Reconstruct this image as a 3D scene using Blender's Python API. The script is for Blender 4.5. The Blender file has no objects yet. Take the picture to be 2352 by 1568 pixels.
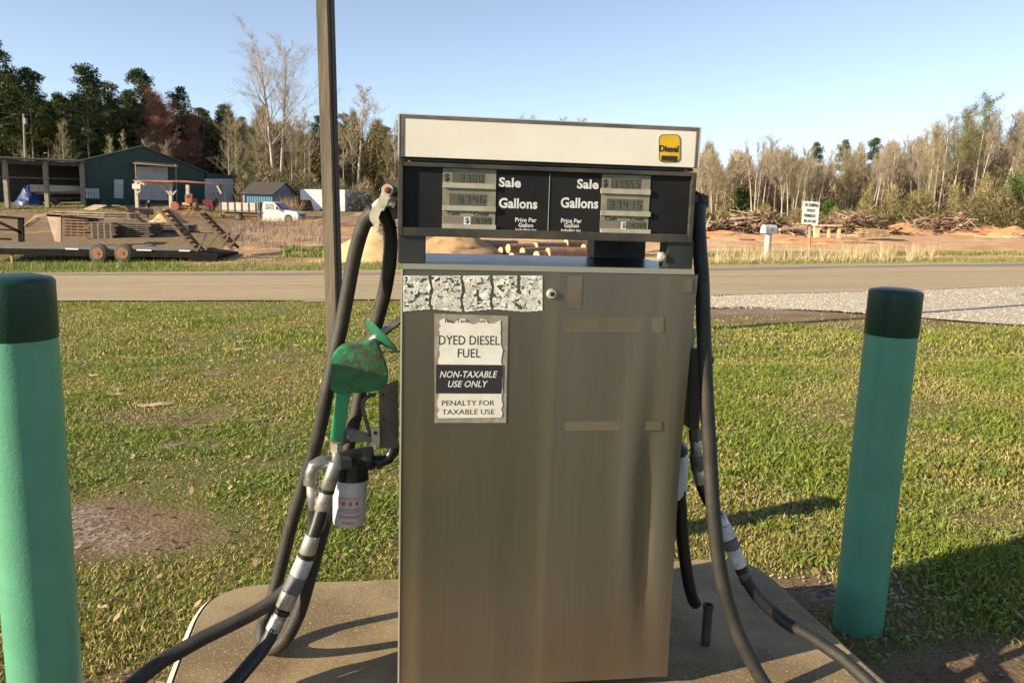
import bpy, bmesh, math, random
import numpy as np
from mathutils import Matrix, Vector
S = bpy.context.scene
COL = S.collection
rad = math.radians
# ------------------------------------------------ camera, world, sun, exposure
FP, PIT, ROL, CH = 1880.0, rad(9.54), math.atan(.031), 1.4
cR, sR, cP, sP = math.cos(ROL), math.sin(ROL), math.cos(PIT), math.sin(PIT)
cd = bpy.data.cameras.new('camera'); cam = bpy.data.objects.new('camera', cd); COL.objects.link(cam)
cd.lens = 28.8; cd.sensor_width = 36; cd.clip_start = .05; cd.clip_end = 5000
M = Matrix.Identity(4)
M.col[0][:3] = (cR, sR*sP, sR*cP); M.col[1][:3] = (-sR, cR*sP, cR*cP); M.col[2][:3] = (0, -cP, sP)
M.col[3][:3] = (0, 0, CH); cam.matrix_world = M; S.camera = cam
SUN_AZ, SUN_EL = rad(24), rad(19.5)
wd = bpy.data.worlds.new('World'); S.world = wd; wd.use_nodes = True
nt = wd.node_tree; bg = nt.nodes['Background']
sky = nt.nodes.new('ShaderNodeTexSky'); sky.sky_type = 'NISHITA'; sky.sun_disc = False
sky.sun_elevation = SUN_EL; sky.air_density = .75; sky.dust_density = .0; sky.ozone_density = 3.0
sdir = Vector((-math.cos(SUN_AZ)*math.cos(SUN_EL), -math.sin(SUN_AZ)*math.cos(SUN_EL), math.sin(SUN_EL)))
sky.sun_rotation = math.atan2(sdir.x, sdir.y)
tin = nt.nodes.new('ShaderNodeMix'); tin.data_type = 'RGBA'; tin.blend_type = 'MULTIPLY'; tin.inputs[0].default_value = 1; tin.inputs[7].default_value = (.95, 1.0, 1.05, 1)   # clear spring air: whiter towards the skyline
nt.links.new(sky.outputs[0], tin.inputs[6]); hs = nt.nodes.new('ShaderNodeHueSaturation'); hs.inputs['Saturation'].default_value = .68; nt.links.new(tin.outputs[2], hs.inputs['Color']); nt.links.new(hs.outputs[0], bg.inputs[0]); bg.inputs[1].default_value = .088
sl = bpy.data.lights.new('sun', 'SUN'); sl.energy = 5.0; sl.angle = rad(.5); sl.color = (1, .84, .60)
so = bpy.data.objects.new('sun', sl); COL.objects.link(so); so.rotation_euler = sdir.to_track_quat('Z', 'Y').to_euler()
S.view_settings.view_transform = 'Standard'; S.view_settings.look = 'None'; S.view_settings.exposure = 1.12

# ------------------------------------------------ picture-to-place helpers
def ray(x, y):
    a = (x-1176)/FP; b = (y-784)/FP
    a, b = a*cR+b*sR, b*cR-a*sR
    return Vector((a, cP-b*sP, -(b*cP+sP)))
def W(x, y, Y):
    d = ray(x, y); p = d*(Y/d.y); return Vector((p.x, p.y, p.z+CH))
def lerp(a, b, t): return a+(b-a)*t
def terr(X, Y):
    Xc = max(-34, min(34, X))
    t = (max(-55, min(55, X))+55)/110
    if Y < 32: return .04*Xc-.025*max(Y, -20)-.03
    rows = [(32, .04*Xc-.83), (45, lerp(-1.35, .5, t)+0*X), (72, lerp(-1.1, .3, t)), (95, lerp(.75, .5, t)), (150, lerp(3.0, .9, t)), (400, lerp(9, 4, t)), (5000, 20)]
    for (a, za), (b, zb) in zip(rows, rows[1:]):
        if Y <= b: return lerp(za, zb, (Y-a)/(b-a))
    return 20
def T(x, y):
    d = ray(x, y); t = .5
    while t < 600:
        p = d*t
        if p.z+CH < terr(p.x, p.y):
            lo, hi = t/1.03-.02, t
            for _ in range(20):
                m = (lo+hi)/2; p = d*m
                if p.z+CH < terr(p.x, p.y): hi = m
                else: lo = m
            break
        t = t*1.03+.01
    p = d*t; return Vector((p.x, p.y, terr(p.x, p.y)))
def G(x, Y):            # on the terrain at forward distance Y, bearing of picture column x near the horizon
    X = W(x, 470, Y).x; return Vector((X, Y, terr(X, Y)))

# ------------------------------------------------ materials
MATS = {}
def mat(name, c1, c2=None, scale=8, rough=.7, metal=0, bump=0, bscale=60, stretch=(1,1,1), c3=None, s3=1, spec=.5, attr=None, lo=.4, hi=.6, coat=0, trans=0):
    if name in MATS: return MATS[name]
    m = bpy.data.materials.new(name); m.use_nodes = True; n = m.node_tree.nodes; L = m.node_tree.links
    b = n['Principled BSDF']; b.inputs['Roughness'].default_value = rough; b.inputs['Metallic'].default_value = metal
    b.inputs['Specular IOR Level'].default_value = spec; b.inputs['Base Color'].default_value = (*c1, 1)
    if coat: b.inputs['Coat Weight'].default_value = coat
    tc = n.new('ShaderNodeTexCoord'); mp = n.new('ShaderNodeMapping'); mp.inputs['Scale'].default_value = stretch
    L.new(tc.outputs['Object'], mp.inputs[0]); out = None
    def noise(sc, det=5):
        q = n.new('ShaderNodeTexNoise'); q.inputs['Scale'].default_value = sc; q.inputs['Detail'].default_value = det; q.inputs['Roughness'].default_value = .62
        L.new(mp.outputs[0], q.inputs[0]); return q
    def mix(fac, A, B):
        x = n.new('ShaderNodeMix'); x.data_type = 'RGBA'; L.new(fac, x.inputs[0])
        for i, v in ((6, A), (7, B)):
            if isinstance(v, tuple): x.inputs[i].default_value = (*v, 1)
            else: L.new(v, x.inputs[i])
        return x.outputs[2]
    def ramp(src, lo, hi):
        r = n.new('ShaderNodeMapRange'); r.inputs[1].default_value = lo; r.inputs[2].default_value = hi; L.new(src, r.inputs[0]); return r.outputs[0]
    cur = c1
    if attr:
        a = n.new('ShaderNodeAttribute'); a.attribute_name = attr; cur = a.outputs[0]; L.new(cur, b.inputs['Base Color'])
    if c2: cur = mix(ramp(noise(scale).outputs[0], lo, hi), cur, c2)
    if c3: cur = mix(ramp(noise(s3).outputs[0], .55, .68), cur, c3)
    if not isinstance(cur, tuple): L.new(cur, b.inputs['Base Color'])
    if bump:
        q = noise(bscale, 4); bp = n.new('ShaderNodeBump'); bp.inputs['Strength'].default_value = bump; bp.inputs['Distance'].default_value = .02
        L.new(q.outputs[0], bp.inputs['Height']); L.new(bp.outputs[0], b.inputs['Normal'])
    if trans:
        tr = n.new('ShaderNodeBsdfTranslucent'); ms = n.new('ShaderNodeMixShader'); ms.inputs[0].default_value = trans
        if isinstance(cur, tuple): tr.inputs[0].default_value = (*cur, 1)
        else: L.new(cur, tr.inputs[0])
        L.new(b.outputs[0], ms.inputs[1]); L.new(tr.outputs[0], ms.inputs[2]); L.new(ms.outputs[0], n['Material Output'].inputs[0])
    MATS[name] = m; return m

# ------------------------------------------------ mesh builder
class MB:
    def __init__(s, M=None): s.v = []; s.f = []; s.M = M or Matrix.Identity(4); s.uv = None
    def add(s, vs, fs):
        o = len(s.v); s.v += [tuple(s.M @ Vector(p)) for p in vs]; s.f += [tuple(i+o for i in f) for f in fs]; return s
    def box(s, x0, x1, y0, y1, z0, z1, bev=0, R=None):
        if bev:
            bm = bmesh.new(); bmesh.ops.create_cube(bm, size=1)
            for v in bm.verts: v.co = ((x0+x1)/2+v.co.x*(x1-x0), (y0+y1)/2+v.co.y*(y1-y0), (z0+z1)/2+v.co.z*(z1-z0))
            bmesh.ops.bevel(bm, geom=bm.edges[:], offset=bev, segments=2, affect='EDGES', profile=.7)
            vs = [v.co.copy() for v in bm.verts]; fs = [[v.index for v in f.verts] for f in bm.faces]; bm.free()
        else:
            vs = [Vector((x, y, z)) for x in (x0, x1) for y in (y0, y1) for z in (z0, z1)]
            fs = [(0,1,3,2), (4,6,7,5), (0,4,5,1), (2,3,7,6), (0,2,6,4), (1,5,7,3)]
        if R: vs = [R @ v for v in vs]
        return s.add(vs, fs)
    def bar(s, a, b, w, h=None, up=(0,0,1)):
        a = Vector(a); b = Vector(b); d = (b-a).normalized(); h = h or w
        sd = d.cross(Vector(up)); sd = sd.normalized() if sd.length > 1e-4 else Vector((1,0,0)); u = sd.cross(d)
        vs = [p+sd*(i*w/2)+u*(j*h/2) for p in (a, b) for i, j in ((-1,-1),(1,-1),(1,1),(-1,1))]
        return s.add(vs, [(0,3,2,1), (4,5,6,7), (0,1,5,4), (1,2,6,5), (2,3,7,6), (3,0,4,7)])
    def tube(s, pts, r, n=12, cap=True):
        pts = [Vector(p) for p in pts]; rs = r if isinstance(r, (list, tuple)) else [r]*len(pts)
        vs = []; fs = []; prev = None
        for i, p in enumerate(pts):
            d = (pts[min(i+1, len(pts)-1)]-pts[max(i-1, 0)]).normalized()
            if prev is None: prev = d.orthogonal().normalized()
            prev = (prev-d*prev.dot(d)).normalized(); q = d.cross(prev)
            for k in range(n):
                a = 2*math.pi*k/n; vs.append(p+(prev*math.cos(a)+q*math.sin(a))*rs[i])
        for i in range(len(pts)-1):
            for k in range(n):
                a = i*n+k; b = i*n+(k+1) % n; fs.append((a, b, b+n, a+n))
        if cap: fs.append(tuple(range(n-1, -1, -1))); fs.append(tuple(range((len(pts)-1)*n, len(pts)*n)))
        return s.add(vs, fs)
    def prism(s, prof, y0, y1, ax='y'):      # profile (x,z) extruded along y
        n = len(prof)
        vs = [(p[0], y0, p[1]) for p in prof]+[(p[0], y1, p[1]) for p in prof]
        return s.add(vs, [tuple(range(n)), tuple(range(2*n-1, n-1, -1))]+[(i, i+n, (i+1) % n+n, (i+1) % n) for i in range(n)])
    def lathe(s, c, prof, n=24, axis=(0,0,1)):   # prof: (r, h)
        c = Vector(c); ax = Vector(axis).normalized(); e = ax.orthogonal().normalized(); g = ax.cross(e); vs = []; fs = []
        for r, h in prof:
            for k in range(n):
                a = 2*math.pi*k/n; vs.append(c+ax*h+(e*math.cos(a)+g*math.sin(a))*r)
        for i in range(len(prof)-1):
            for k in range(n):
                a = i*n+k; b = i*n+(k+1) % n; fs.append((a, b, b+n, a+n))
        fs.append(tuple(range(n-1, -1, -1))); fs.append(tuple(range((len(prof)-1)*n, len(prof)*n)))
        return s.add(vs, fs)
    def build(s, name, m, parent=None, smooth=False, loc=None, bevel=0):
        root = parent
        while root and root.parent: root = root.parent
        o = Vector(root.location) if root else Vector(loc if loc is not None else (0,0,0))
        me = bpy.data.meshes.new(name); me.from_pydata([Vector(p)-o for p in s.v], [], s.f); me.validate()
        bm = bmesh.new(); bm.from_mesh(me); bmesh.ops.recalc_face_normals(bm, faces=bm.faces)
        if bevel: bmesh.ops.bevel(bm, geom=[e for e in bm.edges if e.is_manifold and e.calc_face_angle(0) > .5], offset=bevel, segments=2, affect='EDGES', profile=.6)
        bm.to_mesh(me); bm.free()
        me.materials.append(m); ob = bpy.data.objects.new(name, me); COL.objects.link(ob)
        if root: ob.parent = parent
        else: ob.location = o
        if smooth:
            for p in me.polygons: p.use_smooth = True
            try: me.set_sharp_from_angle(angle=rad(40))
            except Exception: pass
        return ob
def tag(o, label, cat, group=None, kind=None):
    if label: o['label'] = label
    if cat: o['category'] = cat
    if group: o['group'] = group
    if kind: o['kind'] = kind
    return o
def thing(name, label, cat, loc, group=None):
    o = bpy.data.objects.new(name, None); COL.objects.link(o); o.location = loc; o.empty_display_size = .2
    return tag(o, label, cat, group)
def copy_tree(o, parent=None):
    c = o.copy(); COL.objects.link(c); c.parent = parent
    for ch in list(o.children): copy_tree(ch, c)
    return c
def frame(loc, yaw=0): return Matrix.Translation(loc) @ Matrix.Rotation(yaw, 4, 'Z')
def npmesh(name, V, F, m, cols=None, k=3, smooth=False, loc=None):
    me = bpy.data.meshes.new(name); nv, nf = len(V), len(F)
    me.vertices.add(nv); me.vertices.foreach_set('co', np.asarray(V, np.float32).ravel())
    me.loops.add(nf*k); me.loops.foreach_set('vertex_index', np.asarray(F, np.int32).ravel())
    me.polygons.add(nf); me.polygons.foreach_set('loop_start', np.arange(0, nf*k, k, dtype=np.int32)); me.polygons.foreach_set('loop_total', np.full(nf, k, np.int32))
    if cols is not None:
        ca = me.color_attributes.new('col', 'FLOAT_COLOR', 'POINT'); c4 = np.ones((nv, 4), np.float32); c4[:, :3] = cols; ca.data.foreach_set('color', c4.ravel())
    me.update(); me.validate(); me.materials.append(m)
    if smooth: me.polygons.foreach_set('use_smooth', np.ones(nf, bool))
    ob = bpy.data.objects.new(name, me); COL.objects.link(ob); return ob
def spline(pts, n=10):
    P = [Vector(p) for p in pts]; P = [P[0]*2-P[1]]+P+[P[-1]*2-P[-2]]; out = []
    for i in range(1, len(P)-2):
        for k in range(n):
            t = k/n; a, b, c, d = P[i-1:i+3]
            out.append(.5*((2*b)+(c-a)*t+(2*a-5*b+4*c-d)*t*t+(3*b-a-3*c+d)*t**3))
    return out+[P[-2]]
def glyphs(s, bold=0, shear=0):
    cu = bpy.data.curves.new('t', 'FONT'); cu.body = s; cu.size = 1; cu.offset = bold; cu.shear = shear; cu.resolution_u = 3; cu.space_character = 1.02
    ob = bpy.data.objects.new('t', cu); COL.objects.link(ob); dg = bpy.context.evaluated_depsgraph_get(); me = bpy.data.meshes.new_from_object(ob.evaluated_get(dg))
    v = [x.co.copy() for x in me.vertices]; f = [tuple(p.vertices) for p in me.polygons]
    bpy.data.objects.remove(ob); bpy.data.curves.remove(cu); bpy.data.meshes.remove(me)
    x0 = min(p.x for p in v); x1 = max(p.x for p in v); y0 = min(p.y for p in v); y1 = max(p.y for p in v)
    return [((p.x-x0)/(x1-x0), (p.y-y0)/(y1-y0)) for p in v], f

# ------------------------------------------------ ground
pw = [(T(x, y)) for x, y in ((150, 696), (900, 697), (1500, 690))]
def vn(x, y, s=1.0):     # cheap smooth value noise
    def h(i, j): return (math.sin(i*127.1+j*311.7+s*17.3)*43758.5453) % 1
    i, j = math.floor(x), math.floor(y); u, v = x-i, y-j; u = u*u*(3-2*u); v = v*v*(3-2*v)
    return lerp(lerp(h(i, j), h(i+1, j), u), lerp(h(i, j+1), h(i+1, j+1), u), v)
def ell(X, Y, cx, cy, rx, ry): return 1-math.hypot((X-cx)/rx, (Y-cy)/ry)
PATCH = T(330, 1235)
def masks(X, Y):
    """bare soil, orange clay, gravel"""
    n = vn(X*.8, Y*.8)*.5+vn(X*2.3, Y*2.3, 2)*.3+vn(X*6, Y*6, 3)*.2
    b = (n-.575)*2.4; c = 0; g = 0
    if Y < 15:
        b = max(b*.9, ell(X, Y, PATCH.x-.25, PATCH.y, .95, .5)*2+(n-.5)*2, ell(X, Y, 1.25, 3.0, .65, .32)*1.5, ell(X, Y, 1.7, 2.4, .9, .4)*1.6)
        b = max(b, ell(X, Y, -1.15, 2.25, .55, .4)*1.5+n-.45, ell(X, Y, -3.0, 6.0, 2.6, .9)*.9+n-.75)
        g = max(ell(X, Y, PATCH.x-.25, PATCH.y, .8, .42)*1.6+(n-.55)*3, ell(X, Y, 1.35, 3.0, .45, .22)*1.2, ell(X, Y, 2.2, 2.45, .8, .25)*1.4)
        if X > 1.6:
            e = Y-(12.0-.10*(X-2)); b = max(b, .5+e*.5+n-.3); g = max(g, (e-.8)*1.6+n-.3)
    if 24.5 < Y < 44:
        t = n-.52+(Y-28)*.09
        if X > -14: b = max(b, t*2+.2); c = .75 if X > 0 else .45
        else: b = max(b, t*.6)
        b = min(b, 1.2)
        if Y < 28.5: b = min(b, n-.35)
        if X > 5 and 33 < Y < 36.5: b = min(b, n-.25)
    if Y >= 44 or (Y >= 36.5 and X > 5):
        if X > -4: b = 1.3; c = 1.0
        elif X > -16: b = .5+n; c = .5
        else:
            b = .55+n-(.5 if Y > 78 else .1); c = .22
    if Y > 125: b = .4+n; c = 0
    return b, c, g
xs = sorted(set([-1500, -700, -350, -200, -140, -110]+list(np.arange(-90, -20, 1.5))+list(np.arange(-20, -8, .5))+list(np.arange(-8, 12, .2))+list(np.arange(12, 24, .5))+list(np.arange(24, 90, 1.5))+[95, 110, 140, 200, 350, 700, 1500]))
ys = sorted(set([-900, -300, -100, -40, -15, -5, -1]+list(np.arange(0, 16, .2))+list(np.arange(16, 60, .5))+list(np.arange(60, 130, 1.5))+[140, 170, 210, 280, 400, 700, 1500, 3500]))
V = []; Cc = []
for y in ys:
    for x in xs:
        x = float(x); y = float(y)
        z = terr(x, y)
        b, c, g = masks(x, y)
        if 1 < y < 16: z += (vn(x*1.3, y*1.3, 5)-.5)*.03
        if y > 34 and y < 120: z += (vn(x*.5, y*.5, 5)-.5)*.15+(vn(x*1.7, y*1.7, 6)-.5)*.08
        V.append((x, y, z)); Cc.append((max(0, min(1, b*.5+.25)), c, max(0, min(1, g*.5+.25))))
nx = len(xs); F = [(j*nx+i, j*nx+i+1, (j+1)*nx+i+1, (j+1)*nx+i) for j in range(len(ys)-1) for i in range(nx-1)]
gm = bpy.data.materials.new('ground'); gm.use_nodes = True; n = gm.node_tree.nodes; L = gm.node_tree.links; B = n['Principled BSDF']; B.inputs['Roughness'].default_value = .95; B.inputs['Specular IOR Level'].default_value = .15
at = n.new('ShaderNodeAttribute'); at.attribute_name = 'col'; sp = n.new('ShaderNodeSeparateColor'); L.new(at.outputs[0], sp.inputs[0])
geo = n.new('ShaderNodeNewGeometry')
def nz(sc, det=6, ro=.65, st=(1,1,1)):
    mp = n.new('ShaderNodeMapping'); mp.inputs['Scale'].default_value = st; L.new(geo.outputs['Position'], mp.inputs[0])
    q = n.new('ShaderNodeTexNoise'); q.inputs['Scale'].default_value = sc; q.inputs['Detail'].default_value = det; q.inputs['Roughness'].default_value = ro; L.new(mp.outputs[0], q.inputs[0]); return q.outputs[0]
def mr(src, lo, hi, a=0, b=1):
    r = n.new('ShaderNodeMapRange'); r.inputs[1].default_value = lo; r.inputs[2].default_value = hi; r.inputs[3].default_value = a; r.inputs[4].default_value = b; L.new(src, r.inputs[0]); return r.outputs[0]
def mx(f, a, b):
    x = n.new('ShaderNodeMix'); x.data_type = 'RGBA'
    L.new(f, x.inputs[0])
    for i, v in ((6, a), (7, b)):
        if isinstance(v, tuple): x.inputs[i].default_value = (*v, 1)
        else: L.new(v, x.inputs[i])
    return x.outputs[2]
def ad(a, b, op='ADD'):
    x = n.new('ShaderNodeMath'); x.operation = op
    for i, v in ((0, a), (1, b)):
        if isinstance(v, (int, float)): x.inputs[i].default_value = v
        else: L.new(v, x.inputs[i])
    return x.outputs[0]
grass_c = mx(mr(nz(1.2), .4, .6), (.15, .165, .04), (.24, .205, .085)); grass_c = mx(mr(nz(28), .45, .6), grass_c, (.09, .11, .028))
soil_c = mx(mr(nz(3), .35, .65), (.20, .135, .08), (.30, .215, .13)); soil_c = mx(mr(nz(60), .5, .65), soil_c, (.13, .085, .05))
clay_c = mx(mr(nz(.35, 8, .7, (1, 2.5, 1)), .42, .56), (.52, .26, .12), (.66, .47, .29)); clay_c = mx(mr(nz(6, 8, .75), .55, .68), clay_c, (.30, .13, .06))
s1 = mx(mr(ad(sp.outputs[1], mr(nz(.8, 6), .3, .7, -.25, .25)), .25, .6), soil_c, clay_c)
bm_ = mr(ad(sp.outputs[0], mr(nz(7, 8, .75), .25, .75, -.3, .3)), .42, .58)
c_ = mx(bm_, grass_c, s1)
vo = n.new('ShaderNodeTexVoronoi'); vo.inputs['Scale'].default_value = 42; L.new(geo.outputs['Position'], vo.inputs[0])
grc = mx(mr(vo.outputs['Color'], .2, .9), (.15, .11, .08), (.46, .36, .28))
grc = mx(mr(nz(90, 3), .55, .7), grc, (.1, .08, .06))
c_ = mx(mr(ad(sp.outputs[2], mr(nz(9, 8, .75), .25, .75, -.25, .25)), .48, .6), c_, grc)
L.new(c_, B.inputs['Base Color'])
bp = n.new('ShaderNodeBump'); bp.inputs['Strength'].default_value = .9; bp.inputs['Distance'].default_value = .03
L.new(ad(nz(35, 6, .8), ad(vo.outputs['Distance'], .6, 'MULTIPLY')), bp.inputs['Height']); L.new(bp.outputs[0], B.inputs['Normal'])
tag(npmesh('ground', V, F, gm, Cc, 4, True), None, None, kind='structure')
# road
def sheet(name, m, near, far, x0, x1, lift, nx_=120, ny=8, kind='structure', jag=.12):
    V = []; 
    for i in range(nx_+1):
        x = lerp(x0, x1, i/nx_)
        for j in range(ny+1):
            y = lerp(near(x)+jag*(vn(x*3, 0, 7)+vn(x*.7, 0, 8)*2-1.5), far(x)+jag*(vn(x*3, 9, 9)-.5), j/ny); V.append((x, y, terr(x, y)+lift))
    F = [(i*(ny+1)+j, (i+1)*(ny+1)+j, (i+1)*(ny+1)+j+1, i*(ny+1)+j+1) for i in range(nx_) for j in range(ny)]
    return tag(npmesh(name, V, F, m, None, 4, True), None, None, kind=kind)
rn = [T(x, y) for x, y in ((200, 696), (850, 696), (1500, 688), (2200, 668))]
rf = [T(x, y) for x, y in ((50, 622), (850, 622), (1630, 610), (2300, 601))]
def lin(P):
    def f(x):
        if x <= P[0].x: a, b = P[0], P[1]
        else:
            for a, b in zip(P, P[1:]):
                if x <= b.x: break
        return a.y+(b.y-a.y)*max(-1.5, min(1.5, (x-a.x)/(b.x-a.x)))
    return f
road = mat('road_surface', (.44,.345,.215), (.35,.275,.175), scale=1.2, rough=.9, bump=.6, bscale=90, c3=(.50,.40,.28), s3=30, stretch=(.10,1.5,1), spec=.2)
RN, RF = lin(rn), lin(rf)
sheet('road', road, RN, RF, -60, 60, .03)
# patched darker lane strip on the road
sheet('road_repair_strip', mat('asphalt_patch', (.19,.165,.14), (.25,.21,.165), scale=3, rough=.9, bump=.5, bscale=90), lambda x: lerp(RN(x), RF(x), .72), lambda x: lerp(RN(x), RF(x), .80), -58, 58, .036, ny=1, jag=.3)
white_gravel = mat('white_gravel', (.50,.44,.35), (.34,.28,.21), scale=34, rough=.95, bump=.6, bscale=70, c3=(.62,.56,.48), s3=75, lo=.45, hi=.62, spec=.2)
gv = [T(x, y) for x, y in ((1560, 712), (1800, 716), (2010, 728), (2150, 738), (2352, 752))]
GV = lin(gv)
sheet('gravel_shoulder', white_gravel, lambda x: GV(x) if x > gv[0].x else RN(x)-.12, lambda x: RN(x)+.1, -4, 60, .022, jag=.3)

# ------------------------------------------------ concrete island
IZ = .14
def PZ(x, y, z): d = ray(x, y); return d*((z-CH)/d.z)
left_e = [PZ(x, y, IZ) for x, y in ((360, 1640), (383, 1568), (410, 1495), (436, 1430), (452, 1402), (470, 1380), (500, 1360), (560, 1340), (640, 1333), (740, 1329), (915, 1323), (1250, 1300))]
right_e = [PZ(x, y, IZ) for x, y in ((1600, 1279), (1680, 1280), (1730, 1292), (1775, 1320), (1830, 1372), (1895, 1430), (1960, 1490), (2050, 1568), (2130, 1640))]
out = [p.xy for p in left_e+right_e]
out = [Vector((-.62, 1.35)), Vector((-.85, 1.6))]+out+[Vector((1.13, 1.75)), Vector((.95, 1.5)), Vector((.7, 1.3))]
sm = [p.xy for p in spline([Vector((p.x, p.y, 0)) for p in out], 4)]
def inset(P, d):
    n_ = len(P); R_ = []
    for i in range(n_):
        t = (P[(i+1) % n_]-P[i-1]).normalized(); nrm = Vector((t.y, -t.x)); R_.append(P[i]+nrm*d)
    return R_
area = sum(sm[i].x*sm[(i+1) % len(sm)].y-sm[(i+1) % len(sm)].x*sm[i].y for i in range(len(sm)))
sg = -1 if area > 0 else 1
rings = [(sm, -.25), (sm, IZ-.022), (inset(sm, sg*.006), IZ-.008), (inset(sm, sg*.02), IZ)]
mb = MB(); vs = []; fs = []; N = len(sm)
for R_, z in rings: vs += [(p.x, p.y, z) for p in R_]
for k in range(3): fs += [(k*N+i, k*N+(i+1) % N, (k+1)*N+(i+1) % N, (k+1)*N+i) for i in range(N)]
fs.append(tuple(range(3*N, 4*N))); mb.add(vs, fs)
conc = mat('worn_concrete', (.34,.255,.14), (.19,.135,.072), scale=2.6, rough=.85, bump=.16, bscale=160, c3=(.42,.34,.22), s3=120, spec=.35)
isl = mb.build('concrete_island', conc, loc=(.1, 2.0, 0)); tag(isl, 'low stained concrete island with rounded corners under the fuel dispenser', 'pump island')
rim = MB(); R1, R2 = inset(sm, -sg*.004), inset(sm, sg*.012)
for i in range(9, 32):
    a, b = R1[i], R1[i+1]; c, d = R2[i], R2[i+1]
    rim.add([(a.x, a.y, IZ-.05), (b.x, b.y, IZ-.05), (a.x, a.y, IZ-.012), (b.x, b.y, IZ-.012), (c.x, c.y, IZ+.001), (d.x, d.y, IZ+.001)], [(0,1,3,2), (2,3,5,4)])
rim.build('sunlit_edge', mat('edge_sunlit_pale', (.62,.58,.44), (.4,.36,.27), scale=30, rough=.7), isl)  # pale strip: sun catching the rounded rim, put into its colour

# ------------------------------------------------ pump frame and helpers
ZB = IZ+.03
DL, DR = (CH-ZB)/.6446, (CH-ZB)/.604
XL, XR = -.1365*DL, .2255*DR
yaw = math.atan2((DR-DL)*.82, XR-XL); PF = frame((XL, DL, 0), yaw); PFi = PF.inverted()
PW = (XR-XL)/math.cos(yaw)
def uz(x, y, d=0):
    o = PFi @ Vector((0,0,CH)); r = PFi.to_3x3() @ ray(x, y); t = (d-o.y)/r.y; p = o+r*t; return p.x, p.z
def c3(cx, cy, d=0): return uz(880.5+.3255*cx, 245+.3255*cy, d)
def c8(cx, cy, d=0): return uz(880.5+.254*cx, 597.2+.254*cy, d)
def quadpts(P, d): return [(u, d, z) for u, z in P]
def panel(mb, P, d0, d1):      # polygon of (u,z) extruded between depths
    mb.prism(P, d0, d1)
def boxuz(mb, a, b, d0, d1, bev=0):
    mb.box(min(a[0], b[0]), max(a[0], b[0]), min(d0, d1), max(d0, d1), min(a[1], b[1]), max(a[1], b[1]), bev)
def text(mb, s, a, b, d, bold=0, shear=0):    # a lower-left, b upper-right in (u,z)
    v, f = glyphs(s, bold, shear); mb.add([(lerp(a[0], b[0], x), d, lerp(a[1], b[1], y)) for x, y in v], f)
t3 = lambda mb, s, x0, y0, x1, y1, d, bold=.02, shear=0: text(mb, s, c3(x0, y1, d), c3(x1, y0, d), d, bold, shear)
t8 = lambda mb, s, x0, y0, x1, y1, d, bold=0, shear=0: text(mb, s, c8(x0, y1, d), c8(x1, y0, d), d, bold, shear)
black = mat('black_enamel', (.016,.018,.018), (.03,.03,.028), scale=5, rough=.38, c3=(.05,.045,.035), s3=9)
stain = bpy.data.materials.new('stainless_door'); stain.use_nodes = True; n = stain.node_tree.nodes; L = stain.node_tree.links; B = n['Principled BSDF']
geo = n.new('ShaderNodeTexCoord'); geo.outputs['Object']
class _G: outputs = {'Position': geo.outputs['Object']}
geo = _G
c_ = mx(mr(nz(2.2, 4, .6, (1, 1, .12)), .35, .65), (.168, .148, .122), (.228, .204, .17))
c_ = mx(mr(nz(3, 3, .6), .5, .75), c_, (.235, .185, .125)); c_ = mx(mr(nz(420, 2, .5), .58, .85), c_, (.16, .135, .105))
c_ = mx(mr(nz(9, 2, .5, (1, 1, .03)), .58, .72), c_, (.30, .25, .17)); c_ = mx(mr(nz(14, 5, .7, (1, 1, .3)), .66, .80), c_, (.14, .115, .09)); L.new(c_, B.inputs['Base Color']); B.inputs['Metallic'].default_value = .8; L.new(mr(nz(5, 4, .6, (1, 1, .1)), .3, .7, .30, .42), B.inputs['Roughness'])
bp = n.new('ShaderNodeBump'); bp.inputs['Strength'].default_value = .12; bp.inputs['Distance'].default_value = .004; L.new(nz(60, 3, .6, (1, 1, .02)), bp.inputs['Height']); L.new(bp.outputs[0], B.inputs['Normal'])
grime = mat('grimy_white', (.80,.75,.65), (.73,.67,.56), scale=3, rough=.4, c3=(.60,.53,.42), s3=2.2)
DEP = .43
pump = thing('fuel_dispenser', 'tall stainless fuel dispenser with black display head and blank white top panel', 'fuel pump', PF @ Vector((PW/2, DEP/2, IZ)))
def P(): return MB(PF)
zt = uz(1240, 624)[1]; zd0 = uz(922, 1584)[1]
w0 = .006; w1 = uz(1590, 640)[0]
# cabinet shell
m = P(); m.box(0.0, w1, .022, DEP, IZ+.07, zt-.004, .004); m.build('cabinet', mat('cabinet_steel', (.10,.085,.07), (.15,.125,.10), scale=6, rough=.5, metal=.4), pump)
m = P(); m.box(.03, w1-.03, .05, DEP-.03, IZ-.01, IZ+.08); m.build('base', mat('rusty_brown', (.06,.035,.022), (.12,.06,.035), scale=12, rough=.85), pump)
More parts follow.
